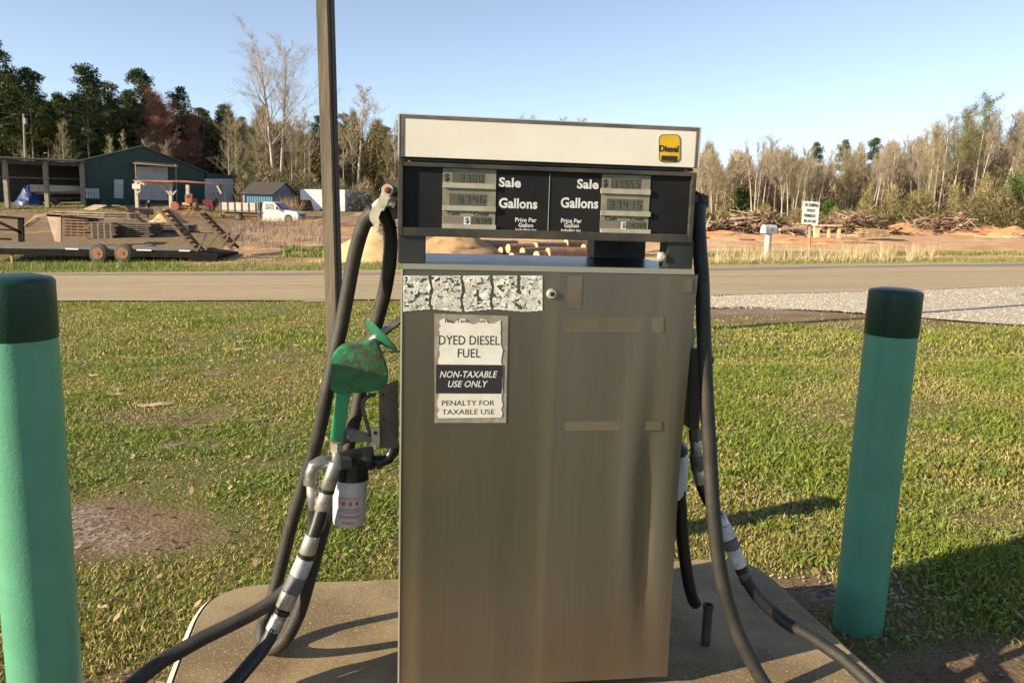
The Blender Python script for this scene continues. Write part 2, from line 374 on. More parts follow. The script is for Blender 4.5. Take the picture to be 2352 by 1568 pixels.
# door skin with its dent
m = P(); nu, nzz = 44, 64; vs = []; fs = []; DW = uz(1603, 640)[0]; DZ0 = ZB; DZ1 = zt
for j in range(nzz+1):
    for i in range(nu+1):
        u = DW*i/nu; z = lerp(DZ0, DZ1, j/nzz); h = (z-DZ0)/(DZ1-DZ0)
        cx = DW-.055-.035*math.sin(h*3.0)
        dd = .016*math.exp(-((u-cx)/.022)**2)*math.exp(-((h-.35)/.22)**2)-.007*math.exp(-((u-cx+.05)/.03)**2)*math.exp(-((h-.55)/.3)**2)
        dd += .010*math.exp(-((u-DW)/.018)**2)*math.exp(-((h-.6)/.25)**2)+.0005*math.sin(u*9+h*2)
        vs.append((u-.010*(1-h)*(i/nu)+(0.006*math.sin(h*3.14) if i == nu else 0)*-1, dd, z))
for j in range(nzz):
    for i in range(nu): fs.append((j*(nu+1)+i, j*(nu+1)+i+1, (j+1)*(nu+1)+i+1, (j+1)*(nu+1)+i))
o = len(vs); 
def edge(idx):
    global vs, fs
    b = len(vs); vs += [(vs[k][0], .021, vs[k][2]) for k in idx]
    for a in range(len(idx)-1): fs.append((idx[a], idx[a+1], b+a+1, b+a))
edge([j*(nu+1) for j in range(nzz+1)]); edge([j*(nu+1)+nu for j in range(nzz+1)]); edge(list(range(nu+1))); edge([nzz*(nu+1)+i for i in range(nu+1)])
m.add(vs, fs); door = m.build('door', stain, pump, smooth=True)
m = P(); m.box(-.003, .0005, -.0015, .02, DZ0, DZ1); m.build('edge_trim', mat('bright_trim', (.75,.72,.62), rough=.3, metal=.6), door)
# top of cabinet
m = P(); m.box(.0, w1, .004, DEP, zt+.0, zt+.012, .004); m.build('cabinet_top', mat('dark_steel_top', (.035,.045,.055), (.06,.075,.085), scale=14, rough=.3, metal=.4), pump)
m = P(); a = (.0, zt+.004); m.box(0, w1, -.002, .004, zt+.0005, zt+.013); m.build('cabinet_lip', mat('aluminium_lip', (.5,.46,.36), rough=.35, metal=.7), pump)
# legs of the head
hb = c3(1150, 925)[1]
for x0, x1, d0, d1 in ((105, 300, .004, .07), (2010, 2190, .004, .07)):
    m = P(); u0, _ = c3(x0, 1040); u1, _ = c3(x1, 1040); m.box(u0, u1, d0, d1, zt+.013, hb, .003); m.build('head_support', black, pump)
for x0, x1 in ((-.0, .05), (w1-.17, w1-.02)):
    m = P(); m.box(x0, x1, DEP-.10, DEP-.015, zt+.013, hb, .003); m.build('head_support', black, pump)
m = P(); q = c3(1965, 1060); m.lathe((q[0], .006, q[1]), [(.011, 0), (.012, .004), (.006, .010)], 12, (0,-1,0)); m.build('bolt', mat('bright_trim', (1,1,1)), pump)
# display head
a = c3(103, 412); b = c3(2200, 465); zhi = (a[1]+b[1])/2; u0, u1 = c3(103, 700)[0], c3(2193, 700)[0]
m = P(); m.box(u0+.002, u1, .012, DEP-.01, hb, zhi+.002, .003); head = m.build('display_head', black, pump)
m = P()
for (x0, x1, z0, z1) in ((u0, u0+.011, hb-.004, zhi+.004), (u1-.011, u1, hb-.004, zhi+.004)): m.box(x0, x1, -.004, .012, z0, z1, .002)
m.box(u0+.011, u1-.011, -.003, .012, hb-.004, hb+.016, .002); m.box(u0+.011, u1-.011, -.003, .012, zhi-.006, zhi+.004, .0015)
m.build('display_frame', mat('black_frame', (.03,.028,.025), (.07,.06,.04), scale=10, rough=.4), head, bevel=0)
m = P(); m.box(u0+.011, u1-.011, .007, .0115, hb+.016, zhi-.006); m.build('face_plate', mat('face_plate_black', (.008,.008,.009), (.016,.015,.014), scale=4, rough=.6, spec=.25), head)
beige = mat('beige_bezel', (.27,.25,.185), (.20,.185,.135), scale=20, rough=.5); lcdm = mat('lcd_grey', (.075,.078,.05), (.10,.10,.068), scale=8, rough=.3); ink = mat('dark_ink', (.02,.02,.018), rough=.6)
whi = mat('white_print', (.72,.72,.70), (.62,.61,.57), scale=40, rough=.5)
SEG = {'0':'abcdef','1':'bc','2':'abged','3':'abgcd','4':'fgbc','5':'afgcd','6':'afgedc','7':'abc','8':'abcdefg','9':'abcdfg',' ':''}
def digits(mb, s, x0, y0, x1, y1, d):
    k = len(s.replace('.', '')); i = 0; wd_ = (x1-x0)/k
    for ch in s:
        if ch == '.':
            p = c3(x0+wd_*i-2, y1, d); mb.box(p[0]-.001, p[0]+.001, d-.0004, d, p[1], p[1]+.002); continue
        A = c3(x0+wd_*i+wd_*.18, y1, d); Bq = c3(x0+wd_*i+wd_*.82, y0, d); l, b_, r, t = A[0], A[1], Bq[0], Bq[1]; mz = (b_+t)/2; w = (r-l)*.2
        R_ = {'a': (l, r, t-w, t), 'g': (l, r, mz-w/2, mz+w/2), 'd': (l, r, b_, b_+w), 'b': (r-w, r, mz+w*.2, t-w*.2), 'c': (r-w, r, b_+w*.2, mz-w*.2), 'f': (l, l+w, mz+w*.2, t-w*.2), 'e': (l, l+w, b_+w*.2, mz-w*.2)}
        for sg_ in SEG[ch]: q = R_[sg_]; mb.box(q[0], q[1], d-.0005, d, q[2], q[3])
        i += 1
for side, (bx, l1, l2, l3, dol, cash, cred, dots, rb, wb, dg) in {
  'l': ((415,447,800,868), (487,470,714,543), (465,620,728,693), (622,780,765,835), (430,474,470,532), (452,740,537,766), (638,745,745,772), ((570,738),(620,740)), (425,778,565,830), (568,780,617,833), ('33.00','9.746','4.799')),
  'r': ((1530,490,1892,900), (1607,510,1820,583), (1578,657,1832,730), (1720,815,1857,868), (1548,513,1588,573), (1562,777,1645,803), (1740,781,1840,806), ((1675,772),(1723,773)), (1528,808,1670,865), (1678,815,1714,865), ('179.55','37.415','4.799'))}.items():
    m = P(); boxuz(m, c3(bx[0], bx[3]), c3(bx[2], bx[1]), .0055, .0072); rd = m.build('readout_panel', beige, head)
    m = P(); hgt = (bx[3]-bx[1])
    for fy in (.24, .62, .925):
        y = bx[1]+hgt*fy; boxuz(m, c3(bx[0]+4, y+24), c3(bx[2]-4, y), .0005, .0055, .001)
    m.build('bezel_ledge', mat('bezel_light', (.42,.39,.30), (.33,.30,.23), scale=30, rough=.4), rd)
    for q, s_ in zip((l1, l2, l3), dg):
        m = P(); boxuz(m, c3(q[0], q[3]), c3(q[2], q[1]), .0048, .0056); lc = m.build('lcd_window', lcdm, rd)
        m = P(); w = q[2]-q[0]; k = len(s_.replace('.', '')); dw = min(w/5.2, w/(k+.3)); digits(m, s_, q[2]-dw*k-6, q[1]+11, q[2]-6, q[3]-11, .0047); m.build('lcd_digits', mat('lcd_ink', (.05,.05,.032), rough=.5), rd)
    for s_, q, bd in (('$', dol, .03), ('Cash', cash, .012), ('Credit', cred, .012)): m = P(); t3(m, s_, *q, .0050, bd); m.build('readout_lettering', ink, rd)
    m = P()
    for q in dots: p = c3(*q); m.lathe((p[0], .005, p[1]), [(.0026, 0), (.0026, .001)], 12, (0,-1,0))
    m.build('indicator_dots', ink, rd)
    m = P(); boxuz(m, c3(rb[0], rb[3]), c3(rb[2], rb[1]), .0048, .0055); m.build('cash_window', mat('taupe_window', (.20,.165,.14), rough=.4), rd)
    m = P(); boxuz(m, c3(wb[0], wb[3]), c3(wb[2], wb[1]), .0046, .0055); m.build('dollar_tile', whi, rd)
    m = P(); t3(m, '$', wb[0]+8, wb[1]+5, wb[2]-8, wb[3]-5, .0044, .02); m.build('dollar_sign', ink, rd)
m = P()
for s_, q, bd in (('Sale', (815,505,972,568), .03), ('Gallons', (815,652,1088,716), .03), ('Price Per', (930,787,1082,813), .025), ('Gallon', (952,824,1058,850), .025), ('including tax', (930,860,1082,884), .02),
              ('Sale', (1365,517,1520,579), .03), ('Gallons', (1250,648,1518,714), .03), ('Price Per', (1253,793,1400,820), .025), ('Gallon', (1275,826,1380,853), .025), ('including tax', (1253,864,1395,886), .02)):
    m = P(); t3(m, s_, *q, .0064, bd); m.build('face_lettering', whi, head)
m = P(); boxuz(m, c3(1163, 880), c3(1180, 472), .0055, .0068); m.build('divider_bar', mat('divider_grey', (.5,.52,.5), rough=.4), head)
# black band and blank white top panel
zb1 = (c3(120, 367)[1]+c3(2200, 425)[1])/2; ztop = (c3(113, 62)[1]+c3(2233, 150)[1])/2; ut = c3(113, 250)[0]; vt = c3(2222, 250)[0]
m = P(); m.box(ut+.004, vt-.006, .006, DEP-.02, zhi+.006, zb1-.001, .002); m.build('black_band', black, pump)
for sx, sy in ((187, 390), (2137, 453)):
    m = P(); p = c3(sx, sy); m.lathe((p[0], .006, p[1]), [(.0045, 0), (.0045, .003), (.002, .004)], 10, (0,-1,0)); m.build('screw', mat('red_screw', (.35,.07,.04), rough=.5), pump)
m = P(); m.box(ut, vt, .008, DEP-.01, zb1, ztop-.001, .002); topb = m.build('top_box', mat('top_box_grey', (.11,.095,.085), (.17,.15,.13), scale=12, rough=.5), pump)
m = P()
m.box(ut, vt, -.006, .008, ztop-.008, ztop, .001); m.box(ut, ut+.012, -.006, .008, zb1, ztop-.008, .001); m.box(vt-.008, vt, -.006, .008, zb1, ztop-.008, .001)
m.build('panel_frame', mat('frame_bronze', (.13,.10,.085), (.2,.17,.14), scale=14, rough=.5, metal=.3), topb)
m = P(); m.box(ut-.0035, ut, -.007, .012, zb1+.002, ztop+.001); m.box(vt, vt+.0035, -.007, .012, zb1+.002, ztop+.001); m.box(ut, vt, -.007, .012, ztop, ztop+.0025); m.build('frame_trim', mat('bright_trim', (1,1,1)), topb)
m = P(); m.box(ut+.010, vt-.008, -.0052, .0055, zb1+.001, ztop-.008, .001); m.build('blank_panel', grime, topb)
def rr(cx0, cy0, cx1, cy1, r, fn, n_=5, bul=0):
    pts = []
    for (x, y, a0) in ((cx1-r, cy0+r, -90), (cx1-r, cy1-r, 0), (cx0+r, cy1-r, 90), (cx0+r, cy0+r, 180)):
        for k in range(n_+1):
            a = rad(a0+90*k/n_); X_ = x+r*math.cos(a); Y_ = y+r*math.sin(a)
            t = (Y_-cy0)/(cy1-cy0); X_ += bul*math.sin(math.pi*t)*(1 if X_ > (cx0+cx1)/2 else -1); pts.append(fn(X_, Y_))
    return pts
m = P(); m.prism(rr(1941, 199, 2086, 396, 30, c3, bul=6), -.0060, -.0050); m.build('badge_outline', ink, topb)
m = P(); m.prism(rr(1946, 204, 2081, 391, 27, c3, bul=6), -.0068, -.0062); m.build('diesel_badge', mat('yellow_decal', (.72,.44,.015), (.64,.38,.01), scale=30, rough=.45), topb)
m = P(); t3(m, 'Diesel', 1945, 278, 2083, 320, -.0072, .045); boxuz(m, c3(1953, 384), c3(2066, 352), -.0070, -.0074); m.build('badge_lettering', mat('badge_ink', (.03,.02,.012), rough=.6), topb)
# lock
m = P(); p = c8(1520, 306); m.lathe((p[0], .003, p[1]), [(.0125, 0), (.0125, .006), (.010, .009)], 20, (0,-1,0)); lk = m.build('lock', mat('bright_trim', (1,1,1)), door, smooth=True)
m = P(); m.lathe((p[0]+.001, -.0065, p[1]), [(.006, 0), (.006, .0008)], 14, (0,-1,0)); m.box(p[0]-.0008, p[0]+.0028, -.0082, -.0074, p[1]-.003, p[1]+.003)
m.build('keyhole', mat('dark_ink', (0,0,0)), lk)
# stickers: torn silver-white strip (random torn shards with gaps)
random.seed(5)
m = P(); NX, NY = 250, 64; keep = {}; vs = []; fs = []
def shard(x, y):
    for g_ in (430, 716, 982): 
        if abs(x-g_-8*math.sin(y*.03)) < 9+8*vn(y*.04, g_): return -1
    if abs(x-1225) < 14 and y < 300: return -1
    wx_, wy_ = x+26*(vn(x*.02, y*.02, 3)-.5), y+26*(vn(x*.02, y*.03, 4)-.5)
    a = vn(wx_*.026, wy_*.042, 5); b = vn(wx_*.035, wy_*.05, 6); rdg = min(abs(a-.5)*1.4, abs(b-.45)*1.1)
    e = min(x-178, 1438-x, (y-140)*1.3, 455+10*math.sin(x*.011)-y)
    if e < 0 or (e > 16 and vn(wx_*.034, wy_*.05, 9) < .24): return -1
    return rdg-.030 if e > 12 else .1
for j_ in range(NY+1):
    for i_ in range(NX+1):
        x = lerp(174, 1442, i_/NX); y = lerp(136, 466, j_/NY); u, z = c8(x, y, -.001); d_ = -.0012-.0012*vn(x*.02, y*.03, 12); vs.append((u, d_, z))
for j_ in range(NY):
    for i_ in range(NX):
        if shard(lerp(174, 1442, (i_+.5)/NX), lerp(136, 466, (j_+.5)/NY)) > 0: a = j_*(NX+1)+i_; fs.append((a, a+1, a+NX+2, a+NX+1))
m.add(vs, fs)
m.build('torn_sticker_strip', mat('foil_white', (.78,.76,.68), (.55,.52,.45), scale=40, rough=.45, bump=.12, bscale=25, c3=(.62,.58,.5), s3=8), door)
m = P(); m.prism([c8(462, 484), c8(1128, 505), c8(1108, 1468), c8(466, 1468)], -.0022, .001); m.build('glue_residue', mat('glue', (.30,.26,.21), (.24,.20,.155), scale=30, rough=.75, c3=(.38,.34,.28), s3=50), door)
random.seed(8)
pts = []
for k in range(26): y = 560+(1425-560)*k/25; pts.append((508-(0 if y < 900 else 14)+random.uniform(-8, 14), y))
pts = pts[::-1]
top = [(515, 545), (560, 525), (590, 560), (640, 575), (690, 528), (740, 532), (775, 565), (820, 582), (865, 562), (880, 530), (930, 540), (945, 572), (1000, 575), (1060, 545)]
rt = [(1062+(12 if y > 800 else 0)+random.uniform(-12, 8), y) for y in [580+(1420-580)*k/22 for k in range(23)]]
m = P(); m.prism([c8(*p) for p in pts+top+rt], -.0034, -.0024); lab = m.build('warning_sticker', mat('paper_white', (.74,.72,.64), (.66,.63,.54), scale=12, rough=.6), door)
m = P(); m.prism([c8(478, 940), c8(1078, 945), c8(1066, 1203), c8(474, 1200)], -.0040, -.0035); m.build('black_block', mat('sticker_black', (.022,.022,.026), rough=.5), lab)
m = P()
for s_, q, bd in (('his', (557,532,628,566), .0), ('Tank', (662,532,770,566), .0), ('ont', (868,540,925,566), .0), ('DYED DIESEL', (502,685,1052,764), .0), ('FUEL', (672,802,880,880), .0), ('PENALTY FOR', (530,1266,1004,1315), -.005), ('TAXABLE USE', (530,1346,1004,1395), -.005)):
    m = P(); t8(m, s_, *q, -.0038, bd); m.build('sticker_lettering', ink, lab)
m = P(); t8(m, 'NON-TAXABLE', 510, 1003, 1032, 1062, -.0044, .012, .25); m.build('reversed_lettering', whi, lab); m = P(); t8(m, 'USE ONLY', 585, 1090, 948, 1148, -.0044, .012, .25); m.build('reversed_lettering', whi, lab)
# old tape marks
for x0, y0, x1, y1 in ((1293, 729, 1525, 762), (1297, 966, 1520, 989), (1302, 634, 1338, 708), (1563, 640, 1590, 672)):
    m = P(); a = uz(x0, y1); b = uz(x1, y0); boxuz(m, a, b, -.0013, -.0007); m.build('tape_residue', mat('tape_stain', (.16,.125,.075), (.19,.16,.115), scale=9, rough=.5, metal=.5, c3=(.20,.17,.125), s3=22), door)

# ------------------------------------------------ left side gear
GO = .05; PF2 = PF @ Matrix.Translation((0, GO, 0))
def P2(): return MB(PF2)
def H(x, y, d=.2):      # picture point -> world, at local depth d behind the front plane
    d += GO if x < 1176 else 0
    u, z = uz(x, y, d); return PF @ Vector((u, d, z))
rubber = mat('hose_rubber', (.018,.016,.013), (.032,.028,.021), scale=18, rough=.55, bump=.25, bscale=300, c3=(.05,.042,.032), s3=14)
rubber2 = mat('new_black_rubber', (.010,.010,.011), rough=.45)
galv = mat('galvanised', (.33,.33,.31), (.22,.22,.20), scale=25, rough=.38, metal=.75)
dirty = mat('dirty_metal', (.18,.155,.12), (.10,.085,.065), scale=20, rough=.6, metal=.5)
def hose(name, pts, r, label, cat='hose', m=None, parent=None):
    ctr = spline(pts, 9); mb = MB(); mb.tube(ctr, r, 14)
    if parent: return mb.build(name, m or rubber, parent, smooth=True)
    lo = min(pts, key=lambda p: p.z); o = mb.build(name, m or rubber, None, smooth=True, loc=lo); tag(o, label, cat); return o
# hose hook on the head
hk = [H(x, y, .10) for x, y in ((905, 425), (900, 470))]
o = MB(PF); m = MB()
hook = thing('hose_hook', 'pale cast metal hose hook bolted to the left of the display head', 'hose hook', H(880, 505, .12))
ctr = [H(x, y, .12) for x, y in ((908, 470), (893, 462), (877, 463), (863, 475), (857, 492), (862, 508))]
mm = MB(); ring = spline(ctr, 4)
dep = PF.to_3x3() @ Vector((0, 1, 0)); rt_ = PF.to_3x3() @ Vector((1, 0, 0))
vs = []; fs = []
cc = H(893, 500, .12)
for i, p in enumerate(ring):
    n_ = (p-cc).normalized(); w = .032
    for s_, t in ((-w, 0), (-w*.4, .010), (w*.4, .010), (w, 0), (w, -.010), (-w, -.010)): vs.append(p+dep*s_+n_*t)
for i in range(len(ring)-1):
    for k in range(6): fs.append((i*6+k, i*6+(k+1) % 6, (i+1)*6+(k+1) % 6, (i+1)*6+k))
fs += [tuple(range(6)), tuple(range(len(vs)-1, len(vs)-7, -1))]
mm.add(vs, fs); mm.build('saddle', mat('chipped_white_paint', (.66,.62,.50), (.5,.46,.36), scale=40, rough=.5, c3=(.25,.2,.14), s3=25), hook, smooth=True)
# flared front cheek plate of the saddle (crescent)
def cres(d, k):
    O = [H(x, y, d) for x, y in ((883, 462), (868, 465), (855, 477), (848, 492), (850, 507), (857, 515), (862, 524), (870, 530))]; I = [H(x, y, d) for x, y in ((871, 512), (870, 500), (874, 488), (882, 479), (892, 472), (901, 470))]
    return O, I
O, I = cres(.085, 0); O2, I2 = cres(.091, 0); mm = MB(); n1 = O+I; n2 = [p+dep*.008 for p in n1]; k = len(n1)
mm.add(n1+n2, [tuple(range(k)), tuple(range(2*k-1, k-1, -1))]+[(i, i+k, (i+1) % k+k, (i+1) % k) for i in range(k)]); mm.build('cheek_plate', MATS['chipped_white_paint'], hook)
mm = MB(); mm.bar(H(872, 480, .088), H(890, 437, .088), .022, .010, up=dep); mm.lathe(H(890, 437, .094), [(.0145, 0), (.0145, .012)], 18, -dep); mm.build('bolt_arm', MATS['chipped_white_paint'], hook)
mm = MB(); mm.lathe(H(890, 437, .081), [(.008, 0), (.008, .004), (.004, .006)], 12, -dep); mm.build('bolt', mat('rust_bolt', (.22,.04,.02), (.1,.05,.03), scale=40, rough=.7), hook)
mm = MB(); mm.bar(H(890, 437, .12), H(925, 420, .12), .05, .03); mm.bar(H(905, 430, .13), H(925, 500, .13), .03, .05); mm.build('arm', dirty, hook)
hA = [H(x, y, d) for x, y, d in ((905, 500, .15), (895, 478, .13), (880, 474, .12), (862, 486, .10), (842, 505, .12), (826, 545, .14), (812, 600, .16), (800, 665, .17), (786, 740, .18), (768, 820, .18), (752, 900, .18), (738, 970, .20), (718, 1050, .24), (692, 1130, .27), (668, 1210, .29), (648, 1290, .30), (630, 1360, .30), (613, 1415, .28), (603, 1445, .25), (604, 1475, .22), (617, 1488, .19), (640, 1482, .16), (664, 1455, .15), (688, 1405, .15), (706, 1345, .16), (724, 1280, .17), (746, 1200, .18), (770, 1120, .20), (792, 1050, .22), (810, 985, .24), (828, 900, .26), (848, 810, .26), (866, 740, .25), (884, 670, .23), (895, 600, .20), (897, 545, .18), (888, 500, .16), (876, 482, .15))]
hA = hA[3:]
hose('supply_hose', hA, .0185, 'long black hose looped over the white hook and down to the island, left of dispenser')
def px_tube(name, pts, r, m_, parent, n_=14):
    mb = MB(); mb.tube([H(*p) for p in pts], r, n_); return mb.build(name, m_, parent, smooth=True)
# nozzle
def c5(cx, cy, d=0): return uz(650.8+.26855*cx, 650.8+.26855*cy, d+GO)
noz = thing('fuel_nozzle', 'worn green diesel nozzle hanging in its holster on the left side', 'fuel nozzle', H(790, 1020, .1))
green = mat('worn_green_paint', (.030,.20,.075), (.045,.24,.10), scale=12, rough=.42, c3=(.085,.07,.04), s3=16)
dirtg = mat('oily_green_grime', (.018,.17,.06), (.04,.042,.022), scale=11, rough=.42, lo=.46, hi=.6, bump=.2, bscale=80)
body = [(415,640),(428,605),(455,570),(495,537),(560,520),(640,516),(700,505),(740,478),(775,458),(800,480),(820,540),(845,610),(875,680),(893,740),(897,800),(885,855),(820,898),(740,912),(650,918),(590,925),(545,935),(455,925),(425,905),(408,885),(415,800)]
m = P2(); m.prism([c5(x, y, .09) for x, y in body], .065, .125); m.build('nozzle_body', dirtg, noz, bevel=.005, smooth=True)
hd = [(452,915),(590,915),(572,960),(556,1060),(540,1180),(528,1260),(516,1352),(402,1345),(405,1290),(420,1180),(436,1060),(448,970)]
m = P2(); m.prism([c5(x, y, .09) for x, y in hd], .074, .118); m.build('handle', mat('handle_green', (.035,.27,.12), (.03,.21,.09), scale=14, rough=.35, c3=(.09,.10,.045), s3=12), noz, bevel=.009, smooth=True)
A = Vector((*c5(708, 318, .09), 0)); Bq = Vector((*c5(962, 578, .09), 0)); mid = (A+Bq)/2; dr = (Bq-A).normalized(); nrm = Vector((-dr.y, dr.x, 0)); R0 = (Bq-A).length/2
m = P2(); m.lathe((mid.x, .095, mid.y), [(R0*.3, -.014), (R0*.75, -.008), (R0, 0), (R0, .003), (R0*.3, -.004)], 28, (nrm.x, 0.25, nrm.y)); m.build('splash_guard', mat('guard_green', (.02,.13,.065), (.035,.17,.10), scale=10, rough=.4), noz, smooth=True)
m = P2(); u1_, u2_, u3_, u4_ = c5(765, 510, .09), c5(850, 430, .09), c5(900, 385, .09), c5(985, 325, .12); m.tube([(u1_[0], .095, u1_[1]), (u2_[0], .095, u2_[1])], .017, 14); m.tube([(u2_[0], .095, u2_[1]), (u3_[0], .098, u3_[1]), (u4_[0], .125, u4_[1])], .011, 14); m.build('spout', galv, noz, smooth=True)
m = P2(); tg = [(790,960),(750,958),(705,985),(680,1020),(677,1060),(700,1150),(745,1300),(690,1330)]; m.tube([(c5(x, y, .09)[0], .095, c5(x, y, .09)[1]) for x, y in tg], .0055, 8); m.build('trigger_guard', mat('guard_metal', (.16,.14,.115), (.09,.08,.06), scale=20, rough=.5, metal=.3), noz, smooth=True)
m = P2(); m.prism([c5(x, y, .09) for x, y in ((535,1255),(560,1245),(760,1300),(790,1352),(575,1345),(540,1320))], .082, .108); m.build('lever', mat('lever_grey', (.13,.12,.11), (.2,.18,.15), scale=20, rough=.5, metal=.4), noz, bevel=.002)
m = P2(); q = c5(558, 1305, .09); m.lathe((q[0], .082, q[1]), [(.0055, 0), (.0055, .003), (.003, .005)], 12, (0,-1,0)); m.build('pivot_pin', galv, noz)
# holster plate
hol = thing('nozzle_holster', 'rusty brown sheet metal holster plate on the dispenser left side', 'nozzle holder', H(900, 1025, .1))
m = P2(); m.prism([c5(x, y, .07) for x, y in ((985,812),(905,850),(822,893),(820,1215),(820,1383),(985,1392))], .060, .068); m.build('side_plate', mat('holster_brown', (.10,.08,.06), (.15,.12,.085), scale=18, rough=.6, metal=.3), hol)
m = P2(); q0, q1 = c5(820, 900, .07), c5(985, 1392, .07); m.box(q0[0], q0[0]+.004, .068, .17, q1[1]+.005, q0[1]); m.box(q0[0], q1[0], .068, .17, q1[1]-.004, q1[1]); m.build('side_flange', MATS['holster_brown'], hol)
m = P2(); m.prism([c5(x, y, .06) for x, y in ((752,1245),(765,1222),(825,1222),(828,1368),(762,1366))], .048, .058); m.build('latch', mat('latch_grey', (.5,.46,.38), (.4,.36,.3), scale=20, rough=.5, metal=.3), hol, bevel=.001)
m = P2(); q = c5(790, 1265, .06)
m.lathe((q[0], .048, q[1]), [(.005, 0), (.005, .001)], 12, (0,-1,0)); m.build('bolt_hole', ink, hol)
for x, y in ((855, 950), (858, 1158)): q = c5(x, y, .06); m = P2(); m.lathe((q[0], .060, q[1]), [(.004, 0), (.004, .001)], 12, (0,-1,0)); m.build('bolt_hole', ink, hol)
# nozzle swivel, galvanised fittings and hose to the nozzle
nh = thing('nozzle_hose', 'thick nozzle hose with crimped fittings and breakaway coupling, left of dispenser', 'hose', H(640, 1440, .05))
def fit(name, p, q, r0, r1, m_, par, n_=16, prof=None):
    a = H(*p); b = H(*q); mb = MB(); ax = b-a; Ln = ax.length
    mb.lathe(a, prof and [(r, h*Ln) for r, h in prof] or [(r0*.9, 0), (r0, Ln*.06), (r1, Ln*.94), (r1*.9, Ln)], n_, ax); return mb.build(name, m_, par, smooth=n_ > 8)
fit('hex_nut', (774, 1015, .1), (774, 1037, .1), .018, .018, mat('nut_metal', (.50,.46,.38), (.3,.27,.2), scale=30, rough=.45, metal=.5), nh, 6)
fit('neck', (774, 1037, .1), (776, 1075, .1), .013, .016, galv, nh)
fit('swivel', (772, 1062, .1), (752, 1122, .1), .018, .020, galv, nh)
fit('crimp_sleeve', (751, 1128, .1), (737, 1172, .1), .0185, .019, mat('sleeve', (.46,.44,.39), (.32,.30,.25), scale=30, rough=.35, metal=.6), nh)
fit('ring_seal', (753, 1120, .1), (751, 1130, .1), .0195, .0195, rubber2, nh)
px_tube('whip_hose', [(740, 1165, .1), (730, 1200, .09), (716, 1240, .08)], .0175, rubber2, nh)
fit('crimp_sleeve', (719, 1228, .08), (704, 1272, .075), .0200, .0215, MATS['sleeve'], nh)
fit('ring_seal', (706, 1268, .075), (703, 1280, .075), .0225, .0225, rubber2, nh)
fit('breakaway_label', (703, 1278, .075), (685, 1322, .07), .0225, .0235, mat('label_grey', (.42,.42,.44), (.30,.30,.33), scale=70, rough=.6), nh)
fit('breakaway_band', (685, 1322, .07), (668, 1358, .06), .0240, .0240, mat('dark_band', (.08,.085,.10), (.12,.12,.13), scale=40, rough=.6), nh)
fit('breakaway_body', (668, 1358, .06), (652, 1396, .05), .0235, .0225, MATS['sleeve'], nh)
fit('ring_seal', (652, 1396, .05), (648, 1408, .05), .0205, .0205, rubber2, nh)
fit('coupling', (648, 1406, .05), (640, 1420, .05), .018, .019, galv, nh)
fit('crimp_sleeve', (641, 1416, .05), (627, 1447, .045), .0195, .0205, MATS['sleeve'], nh)
px_tube('delivery_hose', [(631, 1438, .045), (618, 1465, .04), (595, 1500, .02), (565, 1535, -.01), (535, 1570, -.05), (480, 1610, -.12), (400, 1640, -.16)], .0190, mat('delivery_black', (.011,.011,.012), (.02,.02,.02), scale=30, rough=.5), nh)
# elbow + second line leading off to the left
el = thing('filter_outlet_hose', 'dusty grey hose from galvanised elbow, trailing off the island to the left', 'hose', H(450, 1420, .1))
px_tube('elbow', [(800, 1062, .16), (775, 1062, .14), (752, 1062, .13), (735, 1063, .125), (722, 1070, .12), (717, 1085, .12), (716, 1102, .12)], .0185, galv, el)
fit('collar', (716, 1098, .12), (716, 1112, .12), .021, .021, galv, el)
fit('union', (717, 1112, .12), (719, 1135, .12), .014, .016, mat('rusty_galv', (.4,.3,.22), (.5,.48,.44), scale=30, rough=.5, metal=.5), el)
fit('crimp_sleeve', (719, 1130, .12), (723, 1172, .12), .0165, .0155, galv, el)
px_tube('trailing_hose', [tuple(x) for x in [(722, 1165, .12), (722, 1200, .13), (718, 1245, .14), (706, 1290, .14), (688, 1325, .13), (660, 1352, .12), (630, 1378, .10), (580, 1408, .08), (520, 1438, .05), (470, 1462, .02), (420, 1490, .0), (375, 1515, -.03), (335, 1545, -.07), (300, 1575, -.12), (250, 1620, -.18), (180, 1680, -.26)]], .0185, rubber, el)
# filter
flt = thing('fuel_filter', 'white canister fuel filter with red print under a black filter head', 'fuel filter', H(801, 1210, .2))
axf = H(800, 1210, .19)-H(806, 1100, .19); rF = .046
mb = MB(); a = H(806, 1092, .19); b = H(800, 1200, .19); Ln = (b-a).length
mb.lathe(a, [(rF*.96, 0), (rF, .004), (rF, Ln-.012), (rF*.93, Ln-.003), (rF*.6, Ln)], 32, b-a); can = mb.build('canister', mat('canister_white', (.62,.62,.62), (.55,.54,.53), scale=20, rough=.35), flt, smooth=True)
fcol = mat('red_print', (.55,.12,.09), rough=.5)
ax_ = (b-a).normalized(); tocam = (Vector((0,0,CH))-a); tocam = (tocam-ax_*tocam.dot(ax_)).normalized(); sd_ = ax_.cross(tocam).normalized()*-1
if sd_.x < 0: sd_ = -sd_
mb = MB(); random.seed(3)
def onc(t, h): q = a+ax_*(Ln*h); return q+(tocam*math.cos(t)+sd_*math.sin(t))*(rF+.0006)
def mark(t0, t1, h0, h1):
    k = max(2, int((t1-t0)/.12)); vs = []
    for i in range(k+1): t = lerp(t0, t1, i/k); vs += [onc(t, h0), onc(t, h1)]
    mb.add(vs, [(2*i, 2*i+1, 2*i+3, 2*i+2) for i in range(k)])
for h in (.34, .37, .56, .59, .62, .65, .71, .735, .76):
    t = -.62
    while t < .62: w = random.uniform(.04, .16); mark(t, t+w, h, h+.014); t += w+.035
for t in (-.42, -.02, .35): mark(t, t+.19, .42, .51)
mark(-.6, -.52, .42, .5); mark(-.15, -.09, .45, .47)
mb.build('red_printing', fcol, can)
